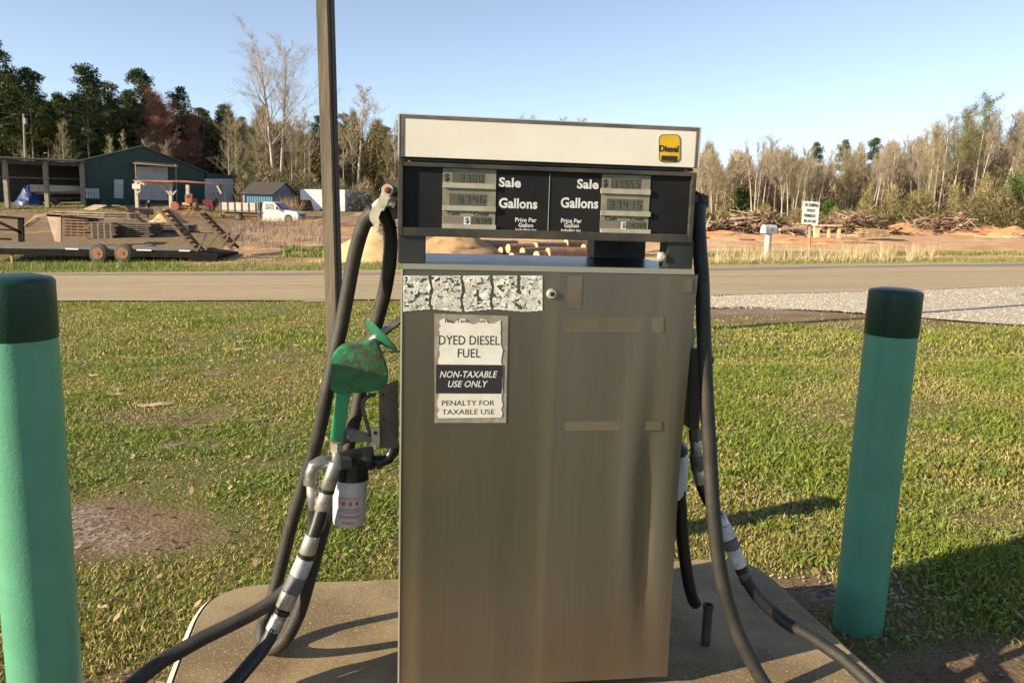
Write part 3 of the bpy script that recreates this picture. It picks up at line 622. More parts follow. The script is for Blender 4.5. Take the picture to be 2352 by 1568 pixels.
mb = MB(); t0 = -.35
vv, ff = glyphs('10 micron', .02)
mb.add([onc(lerp(-.35, .35, x), lerp(.9, .83, y)) for x, y in vv], ff); mb.build('red_lettering', fcol, can)
fb = mat('filter_head_black', (.010,.010,.011), (.02,.02,.02), scale=15, rough=.3)
mb = MB(); mb.lathe(H(809, 1045, .19), [(.030, 0), (.044, .012), (.047, .05), (.049, .062)], 28, (b-a)); mb.tube([H(770, 1062, .17), H(812, 1052, .19), H(852, 1048, .2)], .027, 18); mb.lathe(H(820, 1055, .2), [(.030, 0), (.034, .01), (.034, .04), (.030, .048)], 20, H(860, 1050, .2)-H(820, 1055, .2)); mb.build('filter_head', fb, flt, smooth=True)
mb = MB(); mb.tube([H(850, 1055, .2), H(876, 1060, .2), H(893, 1052, .2), H(903, 1037, .2), H(906, 1020, .2)], .0155, 14); mb.lathe(H(866, 1060, .2), [(.020, 0), (.020, .014)], 14, H(876, 1060, .2)-H(866, 1060, .2)); mb.build('inlet_elbow', fb, flt, smooth=True)

# ------------------------------------------------ right side gear
hC = [H(x, y, d) for x, y, d in ((1598, 520, .22), (1602, 480, .19), (1606, 470, .15), (1604, 500, .10), (1606, 560, .07), (1612, 640, .05), (1616, 760, .04), (1622, 900, .03), (1631, 1050, .02), (1637, 1160, .01), (1648, 1270, .0), (1665, 1360, -.01), (1690, 1440, -.02), (1722, 1510, -.04), (1760, 1575, -.06), (1820, 1640, -.1), (1900, 1690, -.15))]
hose('supply_hose', hC, .0185, 'long dusty hose hanging in front of the dispenser right edge')
rh = thing('hose_hook', 'black hose hook at the right of the display head', 'hose hook', H(1606, 480, .15))
m = MB(); m.tube([H(1594, 470, .14), H(1604, 452, .14), H(1614, 458, .14), H(1617, 478, .14)], [.012, .018, .018, .012], 12); m.build('saddle', black, rh, smooth=True)
m = MB(); m.bar(H(1590, 475, .14), H(1608, 460, .14), .03, .04); m.build('arm', black, rh)
n2 = thing('fuel_nozzle', 'black nozzle hidden behind the hose on the right side', 'fuel nozzle', H(1600, 985, .2))
m = P(); 
def pr(pts, d0, d1): m.prism([uz(x, y, d0) for x, y in pts], d0, d1)
pr(((1585, 800), (1606, 800), (1612, 840), (1612, 900), (1606, 985), (1582, 985)), .14, .19); m.build('nozzle_body', black, n2, bevel=.004)
m = P(); pr(((1560, 740), (1592, 740), (1600, 770), (1592, 800), (1570, 800)), .15, .18); m.build('spout', galv, n2, bevel=.004)
m = MB(); m.lathe(H(1629, 828, .16), [(.014, 0), (.014, .01)], 16, dep); m.build('splash_guard', black, n2)
h2 = thing('nozzle_hose', 'nozzle hose with whitish breakaway coupling running off to the right', 'hose', H(1780, 1420, .1))
fit('hex_nut', (1595, 985, .16), (1597, 1012, .16), .017, .017, dirty, h2, 6)
fit('swivel', (1597, 1010, .16), (1600, 1062, .16), .015, .017, galv, h2)
fit('swivel_body', (1598, 1045, .16), (1602, 1080, .16), .019, .018, dirty, h2)
fit('crimp_sleeve', (1602, 1078, .16), (1610, 1110, .16), .017, .018, MATS['sleeve'], h2)
px_tube('whip_hose', [(1608, 1105, .16), (1622, 1140, .15), (1640, 1172, .14), (1652, 1190, .13)], .0165, rubber2, h2)
fit('crimp_sleeve', (1650, 1180, .13), (1660, 1205, .125), .018, .019, MATS['sleeve'], h2)
fit('breakaway_label', (1660, 1205, .125), (1674, 1235, .12), .0205, .021, mat('white_wrap', (.62,.61,.58), (.45,.44,.42), scale=60, rough=.6), h2)
fit('breakaway_band', (1674, 1235, .12), (1682, 1258, .12), .0212, .0215, MATS['dark_band'], h2)
fit('breakaway_body', (1682, 1258, .12), (1700, 1300, .11), .0205, .020, MATS['white_wrap'], h2)
fit('ring_seal', (1700, 1300, .11), (1705, 1312, .11), .018, .018, rubber2, h2)
fit('crimp_sleeve', (1704, 1310, .11), (1717, 1338, .10), .017, .018, dirty, h2)
px_tube('whip_hose', [(1713, 1328, .10), (1735, 1362, .09), (1765, 1395, .07), (1800, 1425, .05), (1826, 1441, .03)], .0180, rubber2, h2)
px_tube('delivery_hose', [(1822, 1438, .033), (1870, 1466, .0), (1930, 1507, -.05), (1985, 1555, -.1), (2030, 1600, -.15), (2100, 1680, -.22)], .0175, rubber, h2)
hose('loop_hose', [H(x, y, d) for x, y, d in ((1560, 1100, .22), (1564, 1180, .22), (1570, 1260, .23), (1580, 1330, .25), (1590, 1372, .26), (1598, 1385, .27))], .0175, 'black hose end hanging in shadow behind the dispenser lower right', m=rubber2)
f2 = thing('fuel_filter', 'white filter canister peeking from behind the dispenser right edge', 'fuel filter', H(1572, 1140, .22))
m = MB(); a = H(1546, 1036, .24); b = H(1543, 1138, .24); Ln = (b-a).length; m.lathe(a, [(.040, 0), (.043, .004), (.043, Ln-.012), (.038, Ln)], 28, b-a); m.build('canister', MATS['canister_white'], f2, smooth=True)
m = MB(); a = H(1545, 1012, .24); m.lathe(a, [(.028, 0), (.043, .014), (.045, .036)], 24, (0,0,-1)); m.build('filter_head', fb, f2, smooth=True)
pst = PZ(1620, 1478, IZ); pst.z = IZ
m = MB(); m.lathe(pst, [(.0135, 0), (.0135, .112), (.0155, .112), (.0155, .125), (.010, .125), (.010, .118)], 18); o = m.build('pipe_stub', mat('rusty_pipe', (.10,.055,.035), (.05,.035,.03), scale=30, rough=.85), loc=pst, smooth=True); tag(o, 'short rusty capped pipe standing on the concrete island in shadow', 'pipe')

# ------------------------------------------------ bollards
def bollard(name, base, cap, r, hgt, label, lean=(0,0)):
    t = thing(name, label, 'bollard', base)
    gr = mat('mint_paint', (.105,.325,.205), (.09,.29,.18), scale=6, rough=.4, bump=.11, bscale=140, c3=(.10,.28,.18), s3=7)
    cp = mat('dark_green_paint', (.006,.045,.032), (.005,.036,.026), scale=6, rough=.38, bump=.13, bscale=120)
    ax = Vector((lean[0], lean[1], 1)).normalized(); m = MB(); hc = hgt-cap
    m.lathe(base-ax*.2, [(r, 0), (r, hc+.2)], 64, ax); m.build('post', gr, t, smooth=True)
    m = MB(); m.lathe(base+ax*(hc), [(r, -.002), (r+.0015, 0), (r+.0015, cap-.008), (r-.004, cap-.002), (r*.6, cap+.004), (r*.2, cap+.006)], 64, ax); m.build('painted_cap', cp, t, smooth=True)
bb = T(1968, 1447); pt = W(2057, 668, bb.y); bollard('bollard', bb, .150, .083, (pt.z-bb.z)+.005, 'dark shaded green bollard on the right with nearly black top', ((pt.x-bb.x)/1.1, 0))
YL = 1.67; q = W(118, 1700, YL); q0 = W(34, 652, YL); lb = Vector((q.x, YL, terr(q.x, YL))); q = W(106, 1568, YL); sl_ = (q.x-q0.x)/(q0.z-q.z)
lb.x = q.x+sl_*(q.z-lb.z)
bollard('bollard', lb, .125, .0735, q0.z-lb.z+.015, 'sunlit mint green bollard with dark green top, left of the dispenser', (-sl_, 0))

b3 = Vector((-.25, 3.17, terr(-.25, 3.17))); bollard('bollard', b3, .125, .083, .80, 'short bollard behind the dispenser, showing only by its rounded shadow on the grass')  # unseen post added as a guess to account for the rounded shadow
# ------------------------------------------------ square sign post and sign (its panel is above the picture)
pb = T(768, 826); tp = W(744, 0, pb.y)
t = thing('sign_post', 'tall weathered square wooden post rising behind the hoses', 'sign post', pb)
wood = mat('weathered_post', (.135,.105,.068), (.085,.07,.048), scale=7, rough=.85, bump=.5, bscale=50, stretch=(1,1,.12), c3=(.045,.05,.045), s3=5)
lean = (tp.x-pb.x)/(tp.z-pb.z); ztp = 5.9
pv = lambda z: Vector((pb.x+lean*(z-pb.z), pb.y, z))
m = MB(); m.bar(pv(-.6), pv(ztp), .125, .11, up=(0.25,1,0)); m.build('post', wood, t, bevel=.004)
m = MB(); m.bar(pv(-.5)+Vector((.075,.03,0)), pv(ztp)+Vector((.075,.03,0)), .02, .09, up=(0.25,1,0)); m.build('conduit_strip', mat('dark_strip', (.045,.03,.03), (.08,.05,.04), scale=10, rough=.8, stretch=(1,1,.1)), t)
m = MB(); c = pv(4.55); m.box(c.x-.06, c.x+.06, c.y-1.5, c.y+1.5, c.z, c.z+1.3, .02); m.build('sign_panel', grime, t)

# ================================================ GRASS AND GRAVEL (real blades and stones)
rng = np.random.default_rng(7)
isl_poly = [(p.x, p.y) for p in inset(sm, -sg*.02)]
def inside(x, y, poly):
    c = False; j = len(poly)-1
    for i in range(len(poly)):
        a, b = poly[i], poly[j]
        if (a[1] > y) != (b[1] > y) and x < (b[0]-a[0])*(y-a[1])/(b[1]-a[1])+a[0]: c = not c
        j = i
    return c
IP = np.array(isl_poly)
def inside_np(X, Y, poly):
    c = np.zeros(len(X), bool); j = len(poly)-1
    for i in range(len(poly)):
        a, b = poly[i], poly[j]
        if a[1] != b[1]: c ^= ((a[1] > Y) != (b[1] > Y)) & (X < (b[0]-a[0])*(Y-a[1])/(b[1]-a[1])+a[0])
        j = i
    return c
def grid_field(fn, x0, x1, y0, y1, st):
    gx = np.arange(x0, x1+st, st); gy = np.arange(y0, y1+st, st)
    A = np.array([[fn(float(x), float(y)) for x in gx] for y in gy])
    def smp(X, Y):
        u = np.clip((X-x0)/st, 0, len(gx)-1.001); v = np.clip((Y-y0)/st, 0, len(gy)-1.001); i = u.astype(int); j = v.astype(int); u = u-i; v = v-j
        if A.ndim == 3: u = u[:, None]; v = v[:, None]
        return A[j, i]*(1-u)*(1-v)+A[j, i+1]*u*(1-v)+A[j+1, i]*(1-u)*v+A[j+1, i+1]*u*v
    return smp
mf = grid_field(masks, -13, 13, .8, 16, .1)
cl1 = grid_field(lambda x, y: (vn(x*1.1, y*1.1, 11), vn(x*4, y*4, 12), vn(x*9, y*9, 13)), -13, 13, .8, 16, .08)
def tz(X, Y): return .04*np.clip(X, -34, 34)-.025*np.clip(Y, -20, 32)-.03
def in_view(X, Y, mg=1.08): return np.abs(X) < (Y*.64+.35)*mg
def blades(n, ylo, yhi, hmul, wmul, expo):
    Y = ylo+(yhi-ylo)*rng.random(n)**expo; X = (rng.random(n)*2-1)*(Y*.64+.4)
    m_ = mf(X, Y); c = cl1(X, Y)
    bare = m_[:, 0]+(c[:, 2]-.5)*.5; grav = m_[:, 2]
    p = np.clip(1.12-bare*1.05, .05, 1)*np.clip(1.2-grav*1.2, .02, 1)
    ne = np.array([GV(float(x)) if x > gv[0].x else RN(float(x)) for x in X[:1]])
    lim = np.interp(X, np.linspace(-13, 13, 80), [min(RN(x)-.15, (GV(x)-.1) if x > gv[0].x else 99) for x in np.linspace(-13, 13, 80)])
    k = (rng.random(n) < p) & (Y < lim+rng.normal(0, .15, n)) & ~inside_np(X, Y, isl_poly)
    X, Y, c, bare = X[k], Y[k], c[k], bare[k]; n = len(X)
    tuft = np.clip((c[:, 0]*.5+c[:, 1]*.5-.42)*3.2, 0, 1)
    h = (.012+.016*rng.random(n)+.040*tuft*rng.random(n)**1.5)*hmul*.88*np.clip(1.15-bare*.5, .5, 1.2)
    w = (.0022+.0016*rng.random(n))*wmul
    a = rng.random(n)*6.283; le = (.25+.9*rng.random(n))*h; b = rng.random(n)*6.283
    z = tz(X, Y)+.0
    base = np.stack([X, Y, z-.004], 1); side = np.stack([np.cos(a), np.sin(a), 0*a], 1)*w[:, None]
    ln = np.stack([np.cos(b), np.sin(b), 0*b], 1)*le[:, None]
    up = np.zeros((n, 3)); up[:, 2] = h
    V = np.stack([base-side, base+side, base+ln*.35+up*.62+side*.75, base+ln*.35+up*.62-side*.75, base+ln+up*1.0], 1)
    r = rng.random(n); straw = rng.random(n) < np.clip(.42-.40*tuft+bare*.25, .05, .8)
    g1 = np.array([.115, .175, .02]); g2 = np.array([.30, .335, .05]); g3 = np.array([.42, .36, .09])
    C = g1+(g2-g1)*r[:, None]; t3_ = (rng.random(n)*np.clip(1-tuft, .1, 1))[:, None]; C = C*(1-t3_*.75)+g3*t3_*.75
    s_ = np.array([.48, .38, .20])*(.55+.6*rng.random(n))[:, None]; C = np.where(straw[:, None], s_, C)
    F = np.arange(n)[:, None, None]*5+np.array([[0, 1, 2], [0, 2, 3], [3, 2, 4]])
    return V.reshape(-1, 3), F.reshape(-1, 3), np.repeat(C, 5, 0)
def join(L):
    V, F, C = [], [], []; o = 0
    for v, f, c in L: V.append(v); F.append(f+o); C.append(c); o += len(v)
    return np.concatenate(V), np.concatenate(F), np.concatenate(C)
gmat = mat('grass_blades', (.1,.15,.03), rough=.55, attr='col', spec=.25, trans=.28)
V, F, C = join([blades(110000, 1.45, 4.2, 1.0, 1.0, .75), blades(150000, 4.0, 8.5, 1.05, 1.5, .8), blades(110000, 8, 16, 1.2, 2.4, .8)])
tag(npmesh('grass', V, F, gmat, C), 'short patchy spring grass with straw and clover around the island', 'grass', kind='stuff')
# clover: round leaf pairs in clumps
def clover(n):
    Y = 1.5+(9-1.5)*rng.random(n)**.8; X = (rng.random(n)*2-1)*(Y*.64+.4); m_ = mf(X, Y); c = cl1(X, Y)
    k = ((c[:, 0]*.6+c[:, 1]*.4) > .52) & (m_[:, 0] < .75) & (m_[:, 2] < .5) & ~inside_np(X, Y, isl_poly); X, Y = X[k], Y[k]; n = len(X)
    z = tz(X, Y)+.006+.03*rng.random(n); r = (.0055+.006*rng.random(n)); a = rng.random(n)*6.283; q = [];
    tl = rng.normal(0, .35, (n, 2))
    for t in np.arange(6)*math.pi/3:
        dx = np.cos(a+t)*r; dy = np.sin(a+t)*r*.8; q.append(np.stack([X+dx, Y+dy, z+dx*tl[:, 0]+dy*tl[:, 1]], 1))
    V = np.stack(q, 1); F = np.arange(n)[:, None, None]*6+np.array([[0, 1, 2], [0, 2, 3], [0, 3, 4], [0, 4, 5]])
    C = np.array([.12, .23, .04])+(np.array([.27, .37, .09])-np.array([.12, .23, .04]))*rng.random(n)[:, None]
    return V.reshape(-1, 3), F.reshape(-1, 3), np.repeat(C, 6, 0)
V, F, C = clover(60000)
tag(npmesh('clover', V, F, gmat, C), 'low clover leaves growing through the lawn', 'clover', kind='stuff')
n = 2600; Y = 1.5+9.5*rng.random(n)**.8; X = (rng.random(n)*2-1)*(Y*.64+.4); k = ~inside_np(X, Y, [(x*1.02, y) for x, y in isl_poly]); X, Y = X[k], Y[k]; n = len(X); r = .007+.013*rng.random(n); a = rng.random(n)*6.283; tl = rng.normal(0, .5, (n, 2)); z = tz(X, Y)+.012+.012*rng.random(n); q = []
for t, e in ((0, 1.4), (1.2, .6), (2.1, .7), (3.14, 1.2), (4.2, .6), (5.1, .7)): dx = np.cos(a+t)*r*e; dy = np.sin(a+t)*r*e; q.append(np.stack([X+dx, Y+dy, z+dx*tl[:, 0]+dy*tl[:, 1]], 1))
lc = np.array([.26, .15, .08])+np.array([.30, .24, .16])*rng.random((n, 1))
tag(npmesh('dead_leaves', np.stack(q, 1).reshape(-1, 3), (np.arange(n)[:, None, None]*6+np.array([[0, 1, 2], [0, 2, 3], [0, 3, 4], [0, 4, 5]])).reshape(-1, 3), gmat, np.repeat(lc, 6, 0)), 'dry brown leaves and chips scattered in the lawn', 'dead leaves', kind='stuff')
# loose stones
ico = np.array([(0,0,1),(.89,0,.45),(.28,.85,.45),(-.72,.53,.45),(-.72,-.53,.45),(.28,-.85,.45),(.72,.53,-.45),(-.28,.85,-.45),(-.89,0,-.45),(-.28,-.85,-.45),(.72,-.53,-.45),(0,0,-1)])
icf = np.array([(0,1,2),(0,2,3),(0,3,4),(0,4,5),(0,5,1),(1,6,2),(2,7,3),(3,8,4),(4,9,5),(5,10,1),(6,7,2),(7,8,3),(8,9,4),(9,10,5),(10,6,1),(11,7,6),(11,8,7),(11,9,8),(11,10,9),(11,6,10)])
def stones(X, Y, r, cols, lift=0):
    n = len(X); s = (.6+.8*rng.random((n, 1, 3)))*r[:, None, None]; s[:, :, 2] *= .55
    V = ico[None]*s*(1+.25*rng.normal(0, 1, (n, 12, 1))); a = rng.random(n)*6.283; c, sn = np.cos(a)[:, None], np.sin(a)[:, None]
    x = V[:, :, 0]*c-V[:, :, 1]*sn; y = V[:, :, 0]*sn+V[:, :, 1]*c
    V = np.stack([x+X[:, None], y+Y[:, None], V[:, :, 2]+(tz(X, Y)+r*.2+lift)[:, None]], 2)
    F = np.arange(n)[:, None, None]*12+icf; return V.reshape(-1, 3), F.reshape(-1, 3), np.repeat(cols, 12, 0)
def scat(n, x0, x1, y0, y1):
    X = x0+(x1-x0)*rng.random(n); Y = y0+(y1-y0)*rng.random(n); g = mf(X, Y)[:, 2]+(cl1(X, Y)[:, 2]-.5)*.5; k = (rng.random(n) < g) & ~inside_np(X, Y, isl_poly); return X[k], Y[k]
X1, Y1 = scat(9000, PATCH.x-1.1, PATCH.x+.6, PATCH.y-.5, PATCH.y+.5); X2, Y2 = scat(3000, .8, 3.2, 1.9, 3.5)
X = np.r_[X1, X2]; Y = np.r_[Y1, Y2]; k = rng.random((len(X), 1)); C = np.array([.20, .14, .10])*(1-k)+np.array([.62, .53, .45])*k
smat = mat('stones', (.4,.35,.3), rough=.85, attr='col', spec=.3)
V, F, C = stones(X, Y, .0028+.0055*rng.random(len(X)), C); tag(npmesh('loose_gravel', V, F, smat, C), 'small loose brown and white gravel in bare patches', 'gravel', kind='stuff')
n = 16000; X = 2.6+13*rng.random(n); lo = np.interp(X, np.linspace(2, 16, 60), [GV(x)-.1 for x in np.linspace(2, 16, 60)]); hi = np.interp(X, np.linspace(2, 16, 60), [RN(x)+.1 for x in np.linspace(2, 16, 60)])
Y = lo+(hi-lo)*rng.random(n); C = np.array([.30, .26, .20])+np.array([.36, .35, .33])*rng.random((n, 1))
V, F, C = stones(X, Y, .004+.009*rng.random(n), C, .022); tag(npmesh('white_stones', V, F, smat, C), 'white crushed stone scattered along the right road shoulder', 'gravel', kind='stuff')
# bark and wood scraps on the lawn
bark = mat('grey_bark', (.24,.19,.14), (.12,.09,.06), scale=30, rough=.9, bump=.5, bscale=90); pale = mat('pale_split_wood', (.50,.38,.24), (.36,.26,.15), scale=20, rough=.85); orang = mat('orange_wood', (.45,.20,.09), (.32,.15,.07), scale=20, rough=.8)
random.seed(21)
for (x, y, w, m_, lab_) in ((676, 747, 62, orang, 'flat orange wood strip lying in the grass near the post'), (560, 791, 34, pale, 'small pale wood scrap below the road edge'), (686, 798, 44, pale, 'pale split scrap just left of the post'), (310, 832, 78, orang, 'large curled orange bark slab, middle of the lawn'), (306, 846, 70, bark, 'curled grey bark piece against the orange slab'), (553, 806, 40, pale, 'thin pale sliver beside the small wood scrap'), (222, 872, 32, pale, 'short straw coloured scrap near the left bollard'), (505, 868, 86, bark, 'long grey bark strip in the centre of the lawn'), (486, 836, 18, pale, 'tiny pale chip above the long bark strip'), (380, 877, 46, bark, 'broken bark scrap, middle left of the lawn'), (360, 941, 82, pale, 'long thin pale stick lying flat in the lawn'), (270, 916, 44, pale, 'thin pale stick nearer the left bollard'), (450, 988, 50, bark, 'grey bark chunk below the long pale stick'), (583, 981, 48, bark, 'grey bark chunk nearer the hose'), (396, 1040, 66, bark, 'lowest grey bark chunk of the lawn'), (180, 838, 50, bark, 'dark bark scrap at the left bollard cap'), (640, 876, 36, orang, 'brown bark crumb left of the hose'), (240, 1412, 30, pale, 'pale stone sized chip beside the mint bollard')):
    p = T(x, y); s_ = p.y/FP; Lh = w*s_/2; wd_ = min(.05, Lh*.35); hh = .012 if m_ is not bark else .022; a0 = random.uniform(-.25, .35)
    m = MB(frame(p+Vector((0, 0, .008)), a0)); prof = []
    vs = []; fs = []; K = 7
    for i in range(K):
        t = i/(K-1)*2-1; ww = wd_*(1-abs(t)**3*.6)*random.uniform(.75, 1.15); 
        for u, z in ((-1, .1), (-.5, .8), (.4, 1.0), (1, .2), (.3, -.3)): vs.append((t*Lh, u*ww, z*hh*random.uniform(.7, 1.2)+.004*math.sin(t*4)))
    for i in range(K-1):
        for k in range(5): fs.append((i*5+k, i*5+(k+1) % 5, (i+1)*5+(k+1) % 5, (i+1)*5+k))
    fs += [(4, 3, 2, 1, 0), tuple(range(5*K-5, 5*K))]; m.add(vs, fs); o = m.build('wood_scrap', m_, loc=p); tag(o, lab_, 'wood scrap', 'bark and wood scraps on the lawn')

# ================================================ TREES
def tree_segs(seed, H_, spread=.32, dens=1.0, depth=4, lean=0, first=.35, up=.5, fork=False):
    R = random.Random(seed); segs = {0: [], 1: []}
    def branch(p, d, L_, r, lv, tgt):
        n_ = max(2, int(4-lv*.5)) if lv else 9; step = L_/n_; q = p; dd = d
        for i in range(n_):
            dd = (dd+Vector((R.gauss(0, 1), R.gauss(0, 1), R.gauss(0, .5)))*(.022 if lv == 0 else .16)+Vector((0, 0, .10*up*(lv > 0)))).normalized()
            e = q+dd*step; t0, t1 = i/n_, (i+1)/n_; ra, rb = r*(1-.85*t0), r*(1-.85*t1)
            segs[tgt].append((q, e, max(ra, .008), max(rb, .006)))
            if lv < depth:
                if lv == 0:
                    k = 0 if t1 < first else max(1, int(R.choice((3, 4, 5))*dens))
                else: k = R.choice((1, 2, 2, 3)) if lv < depth-1 else R.choice((1, 2, 3))
                for _ in range(k):
                    a = R.uniform(0, 6.283); el_ = R.uniform(.5, 1.0) if lv == 0 else R.uniform(.4, .85)
                    o_ = dd.orthogonal().normalized(); o2 = dd.cross(o_); sdv = o_*math.cos(a)+o2*math.sin(a)
                    nd = (dd*math.cos(el_)+sdv*math.sin(el_)+Vector((0, 0, up*.35))).normalized()
                    if lv == 0: ln = H_*spread*(1.15-.75*t1)*R.uniform(.6, 1.25)
                    else: ln = L_*R.uniform(.35, .6)
                    branch(q+(e-q)*R.random(), nd, ln, max(.008, lerp(ra, rb, .5)*R.uniform(.35, .55)), lv+1, 1)
            q = e
    if fork:
        for s_ in (-1, 1): branch(Vector((s_*.25, 0, 0)), Vector((s_*.06, R.uniform(-.03, .03), 1)).normalized(), H_*R.uniform(.93, 1), H_*.0145, 0, 0)
    else: branch(Vector((0, 0, 0)), Vector((lean, R.uniform(-.04, .04), 1)).normalized(), H_, H_*.0115, 0, 0)
    return segs
def seg_mesh(segs, n=3):
    V = []; F = []
    for a, b, r0, r1 in segs:
        d = (b-a).normalized(); o = d.orthogonal().normalized(); q = d.cross(o); k0 = len(V)
        for p, r in ((a, r0), (b, r1)):
            for i in range(n): t = 6.2832*i/n; V.append(p+(o*math.cos(t)+q*math.sin(t))*r)
        F += [(k0+i, k0+(i+1) % n, k0+n+(i+1) % n, k0+n+i) for i in range(n)]
    return V, F
def mk(name, V, F, m, parent):
    o = npmesh(name, [tuple(v) for v in V], F, m, None, len(F[0])); o.parent = parent; return o
barkL = mat('pale_bark', (.47,.41,.33), (.31,.26,.21), scale=3, rough=.9); barkG = mat('grey_brown_bark', (.25,.20,.15), (.16,.125,.09), scale=3, rough=.9)
twig = mat('twigs', (.40,.34,.26), (.29,.24,.18), scale=.4, rough=.95, spec=.1); twigB = mat('budding_twigs', (.38,.34,.20), (.28,.24,.15), scale=.4, rough=.95, spec=.1)
def bare_tree(label, seed, H_, m1, m2, buds=None, **kw):
    t = thing('bare_tree', label, 'tree', (0,0,0)); sg_ = tree_segs(seed, H_, **kw)
    V, F = seg_mesh(sg_[0], 6); mk('trunk', V, F, m1, t); V, F = seg_mesh(sg_[1], 3); mk('crown', V, F, m2, t)
    if buds:
        R = np.random.default_rng(seed); E = np.array([tuple(s[1]) for s in sg_[1] if s[3] < .016]); E = E[R.random(len(E)) < buds[1]]
        k = buds[2]; P_ = np.repeat(E, k, 0)+R.normal(0, buds[3], (len(E)*k, 3)); n = len(P_); D = R.normal(0, buds[4], (n, 3, 3)); V = (P_[:, None]+D).reshape(-1, 3)
        c = npmesh('foliage', V, np.arange(n*3).reshape(-1, 3), buds[0]); c.parent = t
    return t
def pine(label, seed, H_, spread=.2, first=.38):
    R = np.random.default_rng(seed); t = thing('pine_tree', label, 'tree', (0,0,0)); r_ = random.Random(seed)
    sg_ = [(Vector((0, 0, H_*i/8)), Vector((.12*math.sin(i), .1*math.cos(i*2), H_*(i+1)/8)), .22*(1-i/9), .22*(1-(i+1)/9)) for i in range(8)]
    br = []; ctr = []
    z = H_*first
    while z < H_*.99:
        t_ = (z-H_*first)/(H_*(1-first)); ln = H_*spread*(1-t_**1.6)*r_.uniform(.55, 1.2)+.5
        for k in range(r_.choice((2, 3, 4))):
            a = r_.uniform(0, 6.283); d = Vector((math.cos(a), math.sin(a), r_.uniform(.0, .45))); q = Vector((0, 0, z)); 
            br.append((q, q+d*ln, .05, .02))
            for f in (.55, .8, 1.0): 
                if r_.random() < .85: ctr.append(tuple(q+d*ln*f+Vector((r_.gauss(0, .25), r_.gauss(0, .25), r_.gauss(.1, .2)))))
        z += r_.uniform(.35, .8)
    ctr.append((0, 0, H_*.99)); V, F = seg_mesh(sg_+br, 5); mk('trunk', V, F, barkG, t)
    E = np.array(ctr); k = 46; n = len(E)*k; D = R.normal(0, 1, (n, 3)); D /= np.linalg.norm(D, axis=1)[:, None]; rad_ = (.35+.65*R.random(n))[:, None]*np.array([1, 1, .62])
    P_ = np.repeat(E, k, 0)+D*rad_*.85; U = R.normal(0, .16, (n, 3)); D2 = D*.30
    V = np.stack([P_-U*.5, P_+U*.5, P_+D2+R.normal(0, .05, (n, 3))], 1).reshape(-1, 3)
    c = npmesh('crown', V, np.arange(n*3).reshape(-1, 3), needle); c.parent = t; return t
needle = mat('pine_needles', (.045,.07,.020), (.085,.11,.035), scale=.9, rough=.8, trans=.1, spec=.2)
leafy = mat('olive_leaves', (.10,.12,.03), (.15,.16,.05), scale=.6, rough=.8, trans=.2, spec=.2)
redl = mat('red_buds', (.42,.16,.11), (.30,.14,.09), scale=.5, rough=.8, trans=.25, spec=.1)
budl = mat('tan_buds', (.30,.235,.13), (.22,.20,.09), scale=.4, rough=.85, trans=.2, spec=.1)
def place(t, px, Y, ytop=None, Hn=None, rot=0, first=False, sx=1):
    p = G(px, Y); o = t if first else copy_tree(t); o.location = p
    s_ = (W(px, ytop, Y).z-p.z)/Hn if ytop is not None else 1
    o.scale = (s_*sx, s_*sx, s_); o.rotation_euler = (0, 0, rot); return o
# prototypes
B_ = [bare_tree('x', 1, 16, barkL, twig, dens=1.0, spread=.24, first=.5, up=.8, depth=4), bare_tree('x', 2, 16, barkG, twig, dens=1.2, spread=.22, first=.45, up=.9, depth=4),
      bare_tree('x', 3, 16, barkL, twigB, None, dens=1.2, spread=.27, first=.3, up=.6, depth=4), bare_tree('x', 4, 16, barkG, twigB, (budl, .5, 2, .22, .032), dens=1.4, spread=.26, first=.25, up=.6, depth=4),
      bare_tree('x', 6, 16, barkL, twig, dens=.9, spread=.19, first=.5, up=1.0, depth=4, lean=.02)]
P_T = [pine('x', 31, 20), pine('x', 32, 20, .16, .5), pine('x', 33, 20, .24, .3), pine('x', 34, 20, .13, .62)]
used = set()
def put(kind, i, px, Y, ytop, label, group=None, sx=1, cat=None):
    L_ = B_ if kind == 'b' else P_T; Hn = 16 if kind == 'b' else 20; key = (kind, i); o = place(L_[i], px, Y, ytop, Hn, random.uniform(0, 6.28), key not in used, sx); used.add(key)
    o['label'] = label
    if group: o['group'] = group
    return o
random.seed(99)
# the tall forked bare tree behind the shed, and its slim neighbours
bt = bare_tree('tall forked bare tree with a wide crown against the sky, behind the blue shed', 12, 20, barkL, twig, dens=1.05, spread=.40, first=.34, up=.38, depth=4, fork=True); place(bt, 638, 97, 66, 22, .3, True, 1.0)
put('b', 0, 822, 118, 200, 'slim bare tree reaching the sky just right of the square post', sx=1.7)
put('b', 2, 528, 100, 292, 'pale stemmed spreading bare tree between the green building and the shed', sx=1.2)
put('b', 1, 605, 112, 250, 'thin bare tree left of the tall forked tree'); put('b', 4, 700, 112, 262, 'straight bare tree right of the tall forked tree')
rt = bare_tree('red budding maple tree rising over the green metal building', 21, 15, barkG, twig, (redl, .6, 3, .32, .05), dens=1.5, spread=.30, first=.25, up=.6, depth=4); place(rt, 385, 116, 232, 15, 0, True, 1.3)
rt2 = copy_tree(rt); place(rt2, 445, 118, 280, 15, 2, True, 1.25); rt2['label'] = 'lower dull red budding maple, right of the brightest red one'
